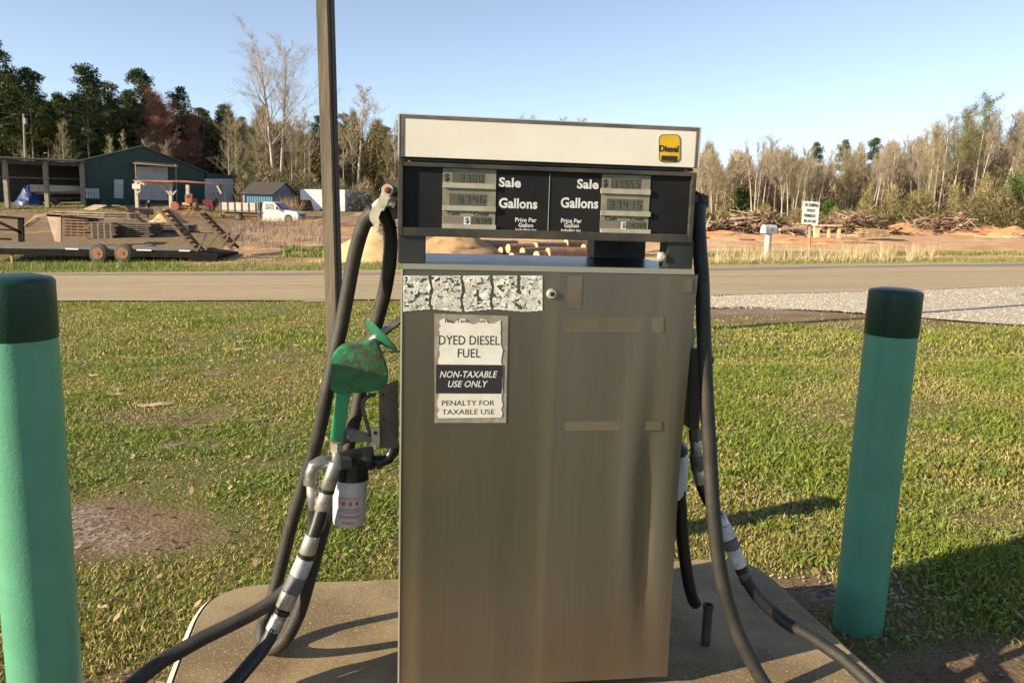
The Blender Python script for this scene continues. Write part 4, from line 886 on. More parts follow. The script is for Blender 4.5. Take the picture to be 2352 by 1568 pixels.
for (px, ytop, i, Y, lab_) in ((8, 88, 2, 108, 'tallest dense pine at the far left edge of the picture'), (-60, 120, 0, 110, 'pine partly cut by the left picture edge'), (85, 160, 1, 110, 'pine with drooping crown second from the left edge'), (150, 215, 0, 118, 'shorter pine between two taller ones on the left'), (212, 150, 0, 112, 'tall full pine above the open shed'), (262, 190, 2, 116, 'dark pine beside the tall full one'), (333, 162, 1, 122, 'tall pine rising behind the red maple'), (300, 215, 3, 120, 'slim pine left of the red maple'), (418, 205, 3, 124, 'slim pine right of the red maple top'), (470, 250, 1, 128, 'small pine right of the red maples'), (520, 245, 3, 130, 'small topped pine above the pale stemmed tree'), (40, 210, 1, 112, 'lower pine under the tallest pine'), (180, 250, 2, 114, 'low dark pine behind the open shed'), (120, 240, 3, 116, 'slender pine left of the utility pole line'),
    (735, 268, 1, 140, 'far pine behind the square post'), (790, 262, 2, 140, 'far pine beside the slim bare tree'), (885, 292, 0, 145, 'far pine just left of the dispenser head'), (560, 270, 2, 140, 'far pine under the tall forked tree')):
    put('p', i, px, Y, ytop, lab_, 'pines at the left of the wood', 1.0)
for k_ in range(22):
    px = -80+k_*27+random.uniform(-8, 8); put('p', random.choice((0, 2, 2)), px, random.uniform(119, 127), np.interp(px, [-80, 60, 250, 400, 520], [200, 235, 240, 270, 300])+random.uniform(-15, 25), 'dark pine filling the wood behind the green building', 'pines filling the left wood', 1.15)
for (px, ytop, lab_) in ((1866, 330, 'left pine standing above the right hand bare wood'), (1925, 325, 'middle pine standing above the right hand bare wood'), (1995, 318, 'round topped pine, rightmost of the three above the bare wood')): put('p', 3 if px != 1995 else 1, px, 132, ytop, lab_, 'three pines above the right wood', .8)
# rows of bare wood
def row(px0, px1, n, tops, Ys, kinds, where):
    P0 = sorted(random.uniform(px0, px1) for _ in range(n))
    for px in P0:
        xs_ = [t[0] for t in tops]; yt = np.interp(px, xs_, [t[1] for t in tops])+random.uniform(-6, 26); i = random.choice(kinds)
        o = put('b', i, px, random.uniform(*Ys), yt, ('pale' if i in (0, 2, 4) else 'grey brown')+(', budding' if i in (2, 3) else ', twiggy')+' leafless tree '+next(b for a, b in LM[where] if px < a), 'leafless trees in the '+where, random.uniform(.8, 1.1))
tl = [(-60, 250), (200, 300), (450, 320), (560, 290), (720, 285), (900, 305), (1000, 290), (1250, 285)]
LM = {'right wood': [(1600, 'beside the dispenser'), (1740, 'above the mailbox'), (1860, 'behind the hand lettered sign'), (1960, 'behind the crate frames'), (2080, 'behind the lumber stack'), (2200, 'below the olive leaved trees'), (9999, 'near the right picture edge')],
      'left wood': [(120, 'behind the utility pole'), (260, 'behind the open shed'), (400, 'behind the green building ridge'), (560, 'behind the green building right end'), (680, 'behind the blue shed'), (780, 'behind the square post'), (9999, 'left of the hose hook')], 'gap behind the dispenser': [(9999, 'hidden by the display head')]}
row(-40, 920, 46, tl, (102, 125), (1, 3, 4, 2, 1), 'left wood')
trr = [(1550, 370), (1650, 365), (1750, 325), (1850, 352), (1950, 345), (2040, 330), (2100, 305), (2180, 280), (2352, 270), (2500, 270)]
row(1570, 2460, 112, trr, (98, 128), (0, 2, 4, 3, 1, 2, 0), 'right wood')
row(960, 1570, 10, [(900, 300), (1060, 272), (1350, 285), (1560, 330)], (128, 150), (1, 3), 'gap behind the dispenser')
lf = bare_tree('tallest tree at the far right with thin fresh olive leaves', 41, 17, barkL, twigB, (mat('spring_leaves', (.20,.21,.085), (.15,.17,.06), scale=.5, rough=.8, trans=.25, spec=.1), .35, 3, .25, .055), dens=1.2, spread=.30, first=.4, up=.6, depth=4); place(lf, 2235, 104, 240, 17, 1, True, 1.1)
l2 = copy_tree(lf); place(l2, 2185, 112, 262, 17, 3, True, 1.0); l2['label'] = 'second olive leaved tree, left of the tallest one at the far right'
for px, yt, lab_ in ((2290, 262, 'big leafless tree with curved limbs right of the olive leaved tree'), (2345, 275, 'leafless tree cut by the right picture edge'), (2040, 330, 'leafless tree with high crown left of the tall group')):
    put('b', 0, px, 103, yt, lab_, sx=1.3)
# evergreens bush at the right edge
def bushy(label, px, Y, ytop, m_, seed, wide=1.0, name='evergreen_shrub'):
    p = G(px, Y); t = thing(name, label, 'shrub', p); h = W(px, ytop, Y).z-p.z; R = np.random.default_rng(seed); n = int(5200)
    cx = R.normal(0, .42*wide*h*.5, (40, 2)); cz = R.random(40)*.85*h; sc_ = np.clip(1-cz/h*.7, .3, 1); k = R.integers(0, 40, n)
    P_ = np.stack([cx[k, 0]*sc_[k], cx[k, 1]*sc_[k], cz[k]], 1)+R.normal(0, .11*h, (n, 3)); P_[:, 2] = np.abs(P_[:, 2]); V = (P_[:, None]+R.normal(0, .10, (n, 3, 3))).reshape(-1, 3)
    c = npmesh('foliage', V, np.arange(n*3).reshape(-1, 3), m_); c.parent = t; m = MB(); m.tube([p, p+Vector((0, 0, h*.6))], [.12, .03], 6); m.build('trunk', barkG, t); return t
evg = mat('cedar_green', (.055,.105,.02), (.085,.14,.03), scale=1, rough=.8, trans=.15, spec=.2)
bushy('yellowish green cedar at the right edge in front of the bare wood', 2325, 92, 385, evg, 1, 1.1); bushy('dark cedar standing within the right wood, left part', 1700, 108, 430, needle, 2, .8); bushy('small green cedar low in the right wood', 1905, 100, 462, evg, 3, 1)
bushy('olive bush right of the green building under the trees', 590, 104, 380, leafy, 4, 1.4)
# dense wood behind and brush at its foot: slivers nobody could count
def slivers(n, px0, px1, Y0, Y1, tops, cols, size, up, hfrac=1.0, thin=.05, lowbias=1.0, wob=26):
    wx = np.arange(-300, 2700, 9); wy = np.convolve(rng.normal(0, 1, len(wx)), [.3, .6, .3], 'same')
    px = px0+(px1-px0)*rng.random(n); Y = Y0+(Y1-Y0)*rng.random(n); X = (px-1176)/FP*Y; zt_ = np.interp(px, [t[0] for t in tops], [t[1] for t in tops])
    hz_ = 468+.031*(px-1176); zt_ = zt_+wob*np.interp(px, wx, wy); top = CH+(hz_-zt_)/FP*Y; gz = np.array([terr(float(x), float(y)) for x, y in zip(X, Y)]); Z = gz+(top-gz)*rng.random(n)**lowbias*hfrac
    d = rng.normal(0, 1, (n, 3))*np.array([1, 1, 1]); d[:, 2] = np.abs(d[:, 2])*up; d /= np.linalg.norm(d, axis=1)[:, None]; s_ = size*(.5+rng.random(n))[:, None]
    P_ = np.stack([X, Y, Z], 1); w = rng.normal(0, thin, (n, 3)); V = np.stack([P_-w, P_+w, P_+d*s_], 1).reshape(-1, 3)
    c = np.array(cols)[rng.integers(0, len(cols), n)]*(.7+.6*rng.random(n))[:, None]; return V, np.arange(n*3).reshape(-1, 3), np.repeat(c, 3, 0)
fm = mat('brush_mix', (.2,.16,.1), rough=.95, attr='col', spec=.1)
dk = [(.06,.065,.022), (.12,.095,.05), (.18,.14,.085), (.06,.08,.022)]; tn = [(.32,.26,.185), (.24,.19,.135), (.42,.35,.26), (.18,.16,.08)]
V, F, C = join([slivers(110000, -150, 560, 118, 140, [(-150, 215), (20, 180), (100, 240), (200, 225), (330, 240), (430, 270), (560, 300)], dk, .7, 1.2, thin=.07), slivers(100000, 520, 940, 118, 145, [(520, 285), (640, 292), (760, 292), (940, 312)], [(.20,.165,.085), (.26,.21,.12), (.13,.13,.045), (.16,.125,.075)], 1.0, 2.0, thin=.032)])
tag(npmesh('far_wood', V, F, fm, C), 'dense far mass of pines and bare wood behind the left yard', 'woodland', kind='stuff')
V, F, C = join([slivers(30000, 900, 1600, 135, 165, [(900, 312), (1060, 300), (1560, 350), (1600, 370)], tn, 1.0, 2, thin=.035), slivers(210000, 1560, 2500, 112, 140, [(1560, 385), (1650, 388), (1750, 368), (1850, 380), (2000, 368), (2100, 345), (2200, 325), (2500, 320)], tn, 1.2, 3.0, thin=.02)])
tag(npmesh('far_wood', V, F, fm, C), 'dense tan mass of leafless wood behind the orange clearing', 'woodland', kind='stuff')
V, F, C = join([slivers(60000, 1570, 2480, 84, 100, [(1570, 502), (1850, 498), (2000, 476), (2150, 455), (2480, 435)], [(.20,.15,.085), (.16,.15,.06), (.25,.19,.11), (.12,.13,.045)],   .6, 1.5, thin=.028)])
tag(npmesh('brush', V, F, fm, C), 'low brown and olive brush along the foot of the right wood', 'brush', kind='stuff')
V, F, C = slivers(26000, 540, 930, 84, 104, [(540, 400), (930, 420)], [(.16,.13,.08), (.10,.10,.04), (.22,.17,.10)], .7, 1.4, thin=.025)
tag(npmesh('brush', V, F, fm, C), 'tangled undergrowth behind the shed and the box trailer', 'brush', kind='stuff')

# grass verge across the road, tall dry grass tufts, dead weeds
def tufts(n, px0, px1, Yf, h, w, cols, clump=None, up=2.2):
    px = px0+(px1-px0)*rng.random(n) if clump is None else rng.choice(clump, n)+rng.normal(0, 6, n)
    Y = Yf[0]+(Yf[1]-Yf[0])*rng.random(n); X = (px-1176)/FP*Y; Z = np.array([terr(float(a), float(b)) for a, b in zip(X, Y)])
    d = rng.normal(0, .3, (n, 3)); d[:, 2] = 1; hh = h*(.4+.7*rng.random(n))[:, None]; P_ = np.stack([X, Y, Z], 1); s_ = np.zeros((n, 3)); a = rng.random(n)*6.28; s_[:, 0] = np.cos(a)*w; s_[:, 1] = np.sin(a)*w
    V = np.stack([P_-s_, P_+s_, P_+d*hh], 1).reshape(-1, 3); c = np.array(cols)[rng.integers(0, len(cols), n)]*(.75+.5*rng.random(n))[:, None]; return V, np.arange(n*3).reshape(-1, 3), np.repeat(c, 3, 0)
gc = [(.13,.20,.035), (.20,.25,.055), (.28,.27,.08), (.38,.32,.15)]
V, F, C = join([tufts(26000, -80, 1500, (26.3, 29.5), .16, .012, gc), tufts(9000, 1500, 2450, (27.6, 30.2), .14, .012, gc), tufts(7000, -80, 1000, (29, 35), .12, .014, gc+[(.25,.17,.1)]), tufts(6000, 1600, 2450, (33, 36), .10, .014, gc), tufts(1200, -80, 420, (27, 29), .4, .02, gc[:2]), tufts(3500, -80, 620, (74, 84), .25, .03, gc)])
tag(npmesh('verge_grass', V, F, gmat, C), 'green grass strip along the far side of the road', 'grass', kind='stuff')
V, F, C = join([tufts(1500, 0, 0, (28.6, 30.6), .75, .010, [(.62,.50,.28), (.5,.38,.2), (.7,.6,.38)], np.array([1700, 1715, 1740, 1752, 1772, 1790, 1812, 1840, 1872, 1885, 1915, 1925, 1940, 1955, 1962, 1975, 1990, 2016, 2022, 2035, 2080, 2088, 2095, 2125, 1668, 1640])), tufts(900, 1630, 2130, (28.6, 30.5), .2, .01, [(.55,.43,.24), (.4,.3,.17)])])
tag(npmesh('dry_grass', V, F, gmat, C), 'tall straw coloured dry grass tufts around the mailbox and sign', 'dry grass', kind='stuff')
V, F, C = join([tufts(2800, 530, 770, (37, 56), .42, .010, [(.30,.235,.19), (.22,.17,.14), (.36,.29,.22)]), tufts(900, 560, 720, (56, 62), .8, .014, [(.36,.26,.15), (.28,.2,.13)]), tufts(500, 640, 760, (34, 38), .28, .03, gc[:2]), tufts(500, 640, 680, (72, 76), 2.0, .03, [(.36,.25,.14)])])
tag(npmesh('dead_weeds', V, F, fm, C), 'grey brown dead weeds in front of the old white truck', 'weeds', kind='stuff')

# ================================================ THE YARD ACROSS THE ROAD
def k_(Y): return Y/FP
def poly3(m, pts, fs=None): m.add(pts, fs or [tuple(range(len(pts)))])
def slab(m, P, th):          # thick panel from 4 world corners
    n_ = (Vector(P[1])-Vector(P[0])).cross(Vector(P[3])-Vector(P[0])).normalized()*th; P = [Vector(p) for p in P]
    m.add(P+[p-n_ for p in P], [(0,1,2,3), (7,6,5,4), (0,4,5,1), (1,5,6,2), (2,6,7,3), (3,7,4,0)])
def back(p, d, sh=0): return Vector((p.x+sh, p.y+d, p.z))
def dn(p): return Vector((p.x, p.y, terr(p.x, p.y)-.15))
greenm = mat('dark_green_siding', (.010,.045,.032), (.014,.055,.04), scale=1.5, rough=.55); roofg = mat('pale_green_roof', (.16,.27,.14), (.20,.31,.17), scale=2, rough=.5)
whd = mat('weathered_white_door', (.50,.50,.50), (.42,.42,.43), scale=2, rough=.6); rusty = mat('rusty_tin', (.42,.20,.10), (.50,.36,.24), scale=3, rough=.7, c3=(.3,.12,.06), s3=5)
old = mat('old_grey_wood', (.30,.26,.20), (.20,.17,.13), scale=6, rough=.9); dark = mat('dark_tin', (.035,.04,.042), (.06,.065,.065), scale=3, rough=.6)
# green metal building, its front turned away from the sun
YG = lambda x: 1/(1/84+(1/94-1/84)*(x-193)/367)
gb = thing('metal_building', 'dark green metal building with pale green roof and white doors', 'building', G(300, 88))
Wg = lambda x, y, d=0: W(x, y, YG(x)-d)
base = [dn(Wg(193, 455)), dn(Wg(471, 463))]; D = 23; sh = -12
for b_, y_ in zip(base, ((193, 457), (471, 466))): b_.z = min(b_.z, Wg(*y_).z-.3)
fr = [Wg(193, 370), Wg(328, 338), Wg(471, 396)]
prof = [base[0], fr[0], fr[1], fr[2], base[1]]; m = MB(); bk = [back(p, D, sh) for p in prof]; m.add(prof+bk, [(0,1,2,3,4), (9,8,7,6,5), (0,5,6,1), (3,8,9,4)]); m.build('wall', greenm, gb)
lt = [Wg(471, 466)+Vector((.01,0,-.3)), Wg(471, 397), Wg(560, 405), Wg(560, 472)+Vector((0,0,-.3))]; m = MB(); bk = [back(p, 16, -8) for p in lt]; m.add([p+Vector((0,.3,0)) for p in lt]+bk, [(0,1,2,3), (7,6,5,4), (1,5,6,2), (3,2,6,7), (0,4,5,1)]); m.build('side_wing', greenm, gb)
for a, b, nm in ((fr[0], fr[1], 0), (fr[1], fr[2], 1)):
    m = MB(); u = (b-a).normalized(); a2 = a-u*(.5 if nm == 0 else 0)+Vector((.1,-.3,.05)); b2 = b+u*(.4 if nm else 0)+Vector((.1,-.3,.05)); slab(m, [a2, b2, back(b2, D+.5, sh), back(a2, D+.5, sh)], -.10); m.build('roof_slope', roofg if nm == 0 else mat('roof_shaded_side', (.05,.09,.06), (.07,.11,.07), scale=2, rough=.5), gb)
def door_(par, x0, y0, x1, y1, m_, nm, d=.06, rib=0):
    q = [Wg(x0, y1, d), Wg(x1, y1+1.5, d), Wg(x1, y0, d), Wg(x0, y0, d)]; m = MB(); slab(m, q, .05); o = m.build(nm, m_, par)
    for i in range(1, rib):
        m = MB(); t_ = i/rib; m.bar(q[0].lerp(q[3], t_)+Vector((.03,-.03,0)), q[1].lerp(q[2], t_)+Vector((0,-.03,0)), .03, .04); m.build('door_rib', mat('rib_grey', (.40,.40,.41), rough=.6), o)
    return o
door_(gb, 263, 413, 284, 455, whd, 'walk_door'); door_(gb, 315, 383, 386, 459, whd, 'rollup_door', .06, 9); door_(gb, 471, 411, 536, 469, whd, 'rollup_door', .08, 8)
m = MB(); slab(m, [Wg(305, 376, 1.6), Wg(409, 383, 1.6), Wg(406, 377, -.05), Wg(313, 370, -.05)], .06); m.build('awning', rusty, gb)
for x in (312, 404): m = MB(); p = Wg(x, 378, 1.4); m.bar(dn(p), p, .10); m.build('awning_post', old, gb)
# open shed on the left
YS = lambda x: 1/(1/75.3+(1/83-1/75.3)*(x+160)/360)
Ws = lambda x, y, d=0: W(x, y, YS(x)-d)
bkv = Vector((-3.9, 8.0, 0))
os_ = thing('open_shed', 'long open fronted pole shed with dark tin roof at far left', 'shed', G(90, 80)); 
a, b = Ws(-160, 356), Ws(196, 371); m = MB(); slab(m, [a+Vector((.3,-.6,0)), b+Vector((.3,-.6,0)), b+bkv+Vector((0,0,.4)), a+bkv+Vector((0,0,.4))], .12); m.build('roof', dark, os_)
m = MB(); m.bar(Ws(-160, 365), Ws(194, 379), .12, .35); m.build('beam', dark, os_)
m = MB(); slab(m, [dn(a)+bkv*.97, dn(b)+bkv*.97, b+bkv*.97, a+bkv*.97], .1); m.build('back_wall', dark, os_)  # inner walls coloured dark to stand in for the shade inside the shed
m = MB(); q = Vector((-.1,.2,0)); slab(m, [dn(b)+q, dn(b)+bkv*.95+q, b+bkv*.95+q, b+q], .1); m.build('side_wall', dark, os_)
for x in (-110, -50, 11, 104, 188): m = MB(); p = Ws(x, 366+x*.04); m.bar(dn(p), p, .38, .3); m.build('post', old, os_)
m = MB(); m.bar(Ws(-40, 406, -3), Ws(186, 412, -3), .1, .12); m.build('rail', old, os_)
# boat, tarp, tanks
Y = 84; p = G(143, 84.0); t = thing('boat', 'pale boat hull stored on a trailer inside the open shed', 'boat', p); m = MB(frame(p, .4)); vs = []; fs = []
for i in range(9):
    u = i/8; x = -2.6+5.2*u; w = 1.0*math.sin(min(1, (1-u)*1.8+.05)*1.57); hz = .9+.25*u
    vs += [(x, -w, 1.9), (x, -w*.8, hz+.3), (x, 0, hz), (x, w*.8, hz+.3), (x, w, 1.9)]
for i in range(8): fs += [(i*5+k, i*5+k+1, i*5+k+6, i*5+k+5) for k in range(4)]+[(i*5+4, i*5, i*5+5, i*5+9)]
fs += [(0,1,2,3,4)]; m.add(vs, fs); m.build('hull', mat('hull_white', (.5,.5,.46), (.4,.4,.36), scale=2, rough=.5), t, smooth=True)
m = MB(frame(p, .4)); m.box(-2.4, 2.6, -.05, .05, .6, .75); m.box(-.9, .9, -.7, .7, .5, .62); m.build('trailer_frame', dark, t)
for s_ in (-.8, .8): m = MB(frame(p, .4)); m.lathe((-.5, s_-.1, .35), [(.33, 0), (.35, .04), (.35, .18), (.33, .22)], 16, (0,1,0)); m.build('wheel', rubber, t)
def lumpy(name, p, sx, sy, sz, m_, seed, label, cat, n1=16, n2=8, pw=1.0, rough_=.12, kind=None, top=0):
    R = random.Random(seed); vs = [(0, 0, sz)]; fs = []
    for j in range(1, n2+1):
        t_ = j/n2
        for i in range(n1):
            a = 6.2832*i/n1; r = (t_**pw)*(1+R.uniform(-1, 1)*rough_); vs.append((math.cos(a)*r*sx, math.sin(a)*r*sy, sz*(1-t_)*(1+R.uniform(-1, 1)*rough_*.5)-(.15 if j == n2 else 0)))
    fs += [(0, 1+i, 1+(i+1) % n1) for i in range(n1)]
    for j in range(n2-1):
        for i in range(n1): a = 1+j*n1+i; b = 1+j*n1+(i+1) % n1; fs.append((a, a+n1, b+n1, b))
    m = MB(frame(p)); m.add(vs, fs); o = m.build(name, m_, loc=p, smooth=True); tag(o, label, cat, kind=kind); return o
lumpy('tarp_pile', G(67, 82.5), 1.4, 1.0, 2.1, mat('blue_tarp', (.015,.05,.20), (.01,.035,.14), scale=3, rough=.5), 3, 'bright blue tarp heaped between the posts of the open shed', 'tarp', rough_=.2)
Y = 83.2
t = thing('water_tank', 'white plastic tote tank standing against the green building corner', 'tank', G(211, Y)); a, b = W(199, 456, Y), W(223, 433, Y); m = MB(); m.box(a.x, b.x, Y-.6, Y+.5, a.z, b.z, .08); m.build('bottle', mat('tote_white', (.42,.46,.48), rough=.5), t)
m = MB()
for i in range(5): x = lerp(a.x, b.x, i/4); m.box(x-.025, x+.025, Y-.64, Y-.61, a.z, b.z+.03)
for i in range(3): z = lerp(a.z, b.z, i/2); m.box(a.x, b.x, Y-.67, Y-.645, z-.02, z+.02)
m.build('cage', dark, t)
lumpy('scrap_heap', G(236, 84), .9, .5, .7, dark, 5, 'low dark heap of scrap right of the white tote tank', 'scrap', rough_=.3)
# utility pole
p = G(64, 100); t = thing('utility_pole', 'slim grey utility pole rising behind the open shed', 'utility pole', p); tp_ = W(55, 262, 100); m = MB(); m.tube([p, tp_], [.17, .11], 10); m.build('pole', mat('pole_wood', (.34,.31,.25), (.25,.22,.18), scale=3, rough=.9), t)
m = MB(); m.lathe(tp_+Vector((.25,-.15,-1.2)), [(.16, 0), (.18, .05), (.18, .6), (.1, .68)], 12); m.build('transformer', mat('transformer_grey', (.3,.31,.31), rough=.5), t)
m = MB(); c = Vector((tp_.x-.25, tp_.y, tp_.z+.9)); m.tube([W(-300, 232, 100), W(-120, 243, 100), W(55, 266, 100)], .012, 4); m.build('cable', dark, t)
# blue shed
Y = 82; bs = thing('garden_shed', 'small blue shed with dark pitched roof beside the green building', 'shed', G(607, Y))
blue = mat('blue_siding', (.17,.36,.47), (.13,.30,.41), scale=2, rough=.6, bump=.3, bscale=4, stretch=(6,6,.05)); blue_sh = mat('blue_siding_shaded', (.14,.16,.19), (.10,.12,.15), scale=2, rough=.7)  # gable end siding is the blue greyed down, its shade painted in
A0, A1 = W(561, 440, Y), W(626, 447, Y); B0, B1 = dn(A0), dn(A1); A0.z = A1.z = (A0.z+A1.z)/2; dx = Vector((1.55, 2.7, 0))
m = MB(); slab(m, [B0, B1, A1, A0], -.1); m.build('front_wall', blue, bs)
g_ = (A1+A1+dx)/2+Vector((0,0,1.05)); m = MB(); m.add([B1, B1+dx, A1+dx, g_, A1], [(0,1,2,3,4)]); C0, C1 = B0+dx, A0+dx; g0 = g_+(A0-A1); m.add([B0, C0, C1, g0, A0], [(4,3,2,1,0)]); m.add([C0, B1+dx, A1+dx, C1], [(0,1,2,3)]); m.build('end_wall', blue_sh, bs)
ex = (A1-A0).normalized()*.25; ov = -dx.normalized()*.3+Vector((0,0,-.2))
for q, nm in (((A0-ex+ov, A1+ex+ov, g_+ex, g0-ex), 0), ((g0-ex, g_+ex, A1+dx+ex-ov+Vector((0,0,-.4)), A0+dx-ex-ov+Vector((0,0,-.4))), 1)): m = MB(); slab(m, q, -.09); m.build('roof_slope', mat('shingle_dark', (.055,.05,.045), (.08,.07,.06), scale=6, rough=.9), bs)
m = MB(); m.bar(B0+Vector((.02,-.12,0)), A0+Vector((.02,-.12,0)), .14); m.build('corner_trim', whd, bs)
m = MB()
for i in range(1, 12): q = B0.lerp(B1, i/12); m.box(q.x-.015, q.x+.015, q.y-.13, q.y-.10, q.z, A0.z-.02)
m.build('batten', mat('blue_batten', (.12,.27,.36), rough=.6), bs)
m = MB(); m.bar(W(534, 482, 80), W(560, 472, 80), .25, .06); m.bar(W(530, 478, 80.4), W(558, 468, 80.4), .25, .06); o = m.build('ramp_boards', rusty, loc=G(545, 80)); tag(o, 'two rusty brown boards leaning by the blue shed left corner', 'boards')
# box trailer
Y = 84; bt_ = thing('box_trailer', 'white gooseneck box trailer parked right of the blue shed', 'trailer', G(750, Y)); wt = mat('trailer_white', (.78,.77,.76), (.70,.68,.66), scale=2, rough=.45, c3=(.5,.45,.4), s3=1.2)
P_ = [(690, 435), (792, 436), (792, 486), (722, 484), (714, 460), (690, 459)]; m = MB(); f_ = [W(x, y, Y) for x, y in P_]; dx = Vector((1.7, 5.5, 0)); n = len(f_); m.add(f_+[p+dx for p in f_], [tuple(range(n)), tuple(range(2*n-1, n-1, -1))]+[(i, i+n, (i+1) % n+n, (i+1) % n) for i in range(n)]); m.build('body', wt, bt_)
e0, e1 = W(792, 486, Y), W(792, 437, Y); m = MB(); slab(m, [e0+Vector((.03,0,.05)), e0+dx+Vector((.03,0,.05)), e1+dx+Vector((.03,0,-.05)), e1+Vector((.03,0,-.05))], .03); m.build('end_panel', mat('trailer_white_shaded', (.45,.50,.60), (.38,.42,.5), scale=2, rough=.5), bt_)  # blue-grey copy of the white body, the end's shade put into the colour
for x in (740, 758): m = MB(); q = W(x, 487, Y); m.lathe((q.x, Y-.1, q.z-.05), [(.30, 0), (.35, .04), (.35, .2), (.3, .24)], 16, (0,1,0)); m.build('wheel', rubber, bt_)
m = MB(); a, b = W(690, 461, Y), W(714, 462, Y); m.bar(a+Vector((0,.5,-.05)), b+Vector((0,.5,-.05)), .12, .1); m.build('frame_rail', dark, bt_)
# sawmill shelter
Y = 72; sm_ = thing('sawmill_shelter', 'open timber shelter with rusty red tin roof over the sawmill', 'shelter', G(380, Y)); rr_ = mat('red_tin', (.40,.11,.06), (.50,.20,.12), scale=2, rough=.6)
a, b = W(306, 414, Y-1), W(396, 417, Y-1); c, d = W(515, 423, Y+3), W(425, 415, Y+8)
m = MB(); slab(m, [a, b, c, d], .07); m.build('roof', rr_, sm_)
whp = mat('pale_post', (.52,.49,.42), (.4,.37,.3), scale=5, rough=.85)
def post(par, x0, y0, x1, y1, Yp, w=.2, m_=None, ground=True, nm='post'):
    m = MB(); a = W(x0, y0, Yp); b = W(x1, y1, Yp); b = Vector((b.x, b.y, min(b.z, terr(b.x, b.y)-.05))) if ground else b; m.bar(b, a, w); return m.build(nm, m_ or whp, par)
post(sm_, 314, 418, 317, 495, Y, .26); post(sm_, 392, 423, 394, 480, Y, .26); post(sm_, 509, 423, 512, 462, Y+3, .26, old); post(sm_, 432, 425, 432, 455, Y+8, .3)
m = MB(); m.bar(W(311, 419, Y), W(398, 424, Y), .12, .3); m.build('beam', whp, sm_)
for q in (((333, 423), (318, 444)), ((371, 425), (391, 447)), ((407, 436), (397, 448)), ((499, 427), (509, 445))): post(sm_, *q[0], *q[1], Y-.1, .12, None, False, 'brace')
m = MB(); a, b = W(305, 434, Y-.25), W(323, 423, Y-.25); m.box(a.x, b.x, a.y-.03, a.y+.03, a.z, b.z); m.build('notice_board', mat('board_cream', (.62,.57,.47), rough=.7), sm_)
# sawmill
Y = 72; sw = thing('sawmill', 'orange red portable sawmill machine under the red roofed shelter', 'sawmill', G(430, Y)); om = mat('orange_paint', (.30,.09,.04), (.24,.08,.045), scale=3, rough=.6); 
def bx(par, nm, x0, y0, x1, y1, Y0, Y1, m_, bev=.02): m = MB(); a, b = W(x0, y1, Y0), W(x1, y0, Y0); m.box(a.x, b.x, Y0, Y1, a.z, b.z, bev); return m.build(nm, m_, par)
bx(sw, 'mast', 426, 448, 430, 482, Y, Y+.3, om); bx(sw, 'mast', 437, 445, 441, 482, Y, Y+.3, om); bx(sw, 'head_guard', 428, 456, 442, 467, Y-.3, Y+.9, om, .1); bx(sw, 'engine', 430, 447, 438, 456, Y, Y+.6, mat('engine_dark', (.06,.04,.035), rough=.6)); bx(sw, 'blade_cover', 419, 466, 436, 471, Y-.2, Y+.2, mat('peach_paint', (.6,.32,.18), rough=.6)); bx(sw, 'bed_frame', 402, 478, 456, 483, Y, Y+1, om)
m = MB(); q = W(404, 474, Y); m.lathe((q.x, Y-.2, q.z), [(.36, 0), (.40, .05), (.40, .15), (.36, .2)], 20, (0,1,0)); m.build('band_wheel', om, sw); m = MB(); q = W(447, 474, Y); m.lathe((q.x, Y-.1, q.z), [(.34, 0), (.34, .3)], 16, (1,0,.1)); m.build('roller', mat('rust_dark', (.16,.09,.05), rough=.8), sw)
# utility vehicle
Y = 80; uv = thing('utility_vehicle', 'maroon side by side utility vehicle beside the shelter', 'utility vehicle', G(503, Y)); mar = mat('maroon', (.22,.02,.03), (.17,.02,.03), scale=4, rough=.4)
gz_ = terr(G(503, Y).x, Y); M0 = frame(Vector((G(505, Y).x, Y, gz_)), .05)
m = MB(M0); m.prism([(-1.4, .75), (-1.4, 1.02), (-.45, 1.05), (-.45, .45), (.45, .45), (.5, 1.0), (1.3, .85), (1.35, .5), (1.0, .5), (.55, .42), (-.8, .42), (-1.1, .7)], -.65, .65); m.build('body', mar, uv)
for p_, q_ in (((-.42, 1.05), (-.35, 1.9)), ((.5, 1.0), (.25, 1.9))):
    for s_ in (-.6, .6): m = MB(M0); m.bar((p_[0], s_, p_[1]), (q_[0], s_, q_[1]), .05); m.build('roll_bar', dark, uv)
m = MB(M0); m.box(-.5, .42, -.66, .66, 1.88, 1.94, .02); m.build('roof', whd, uv); m = MB(M0); m.add([(.52, -.6, 1.02), (.52, .6, 1.02), (.27, .6, 1.86), (.27, -.6, 1.86)], [(0,1,2,3)]); m.add([(.54, -.6, 1.02), (.54, .6, 1.02), (.29, .6, 1.86), (.29, -.6, 1.86)], [(3,2,1,0)]); m.build('windshield', mat('dusty_glass', (.35,.36,.36), rough=.2), uv)
m = MB(M0); m.box(-.3, .1, -.5, .5, .6, .85, .05); m.box(-.38, -.28, -.5, .5, .8, 1.3, .04); m.build('seat', dark, uv); m = MB(M0); m.box(-1.45, -.5, -.62, .62, 1.03, 1.10); m.build('cargo_bed', mar, uv)
for x in (-.95, .98):
    for s_ in (-.7, .52): m = MB(M0); m.lathe((x, s_, .32), [(.26, 0), (.32, .04), (.32, .16), (.26, .2)], 16, (0,1,0)); w_ = m.build('wheel', rubber, uv); m = MB(M0); m.lathe((x, s_-.01, .32), [(.14, 0), (.14, .02)], 12, (0,1,0)); m.build('rim', dirty, w_)
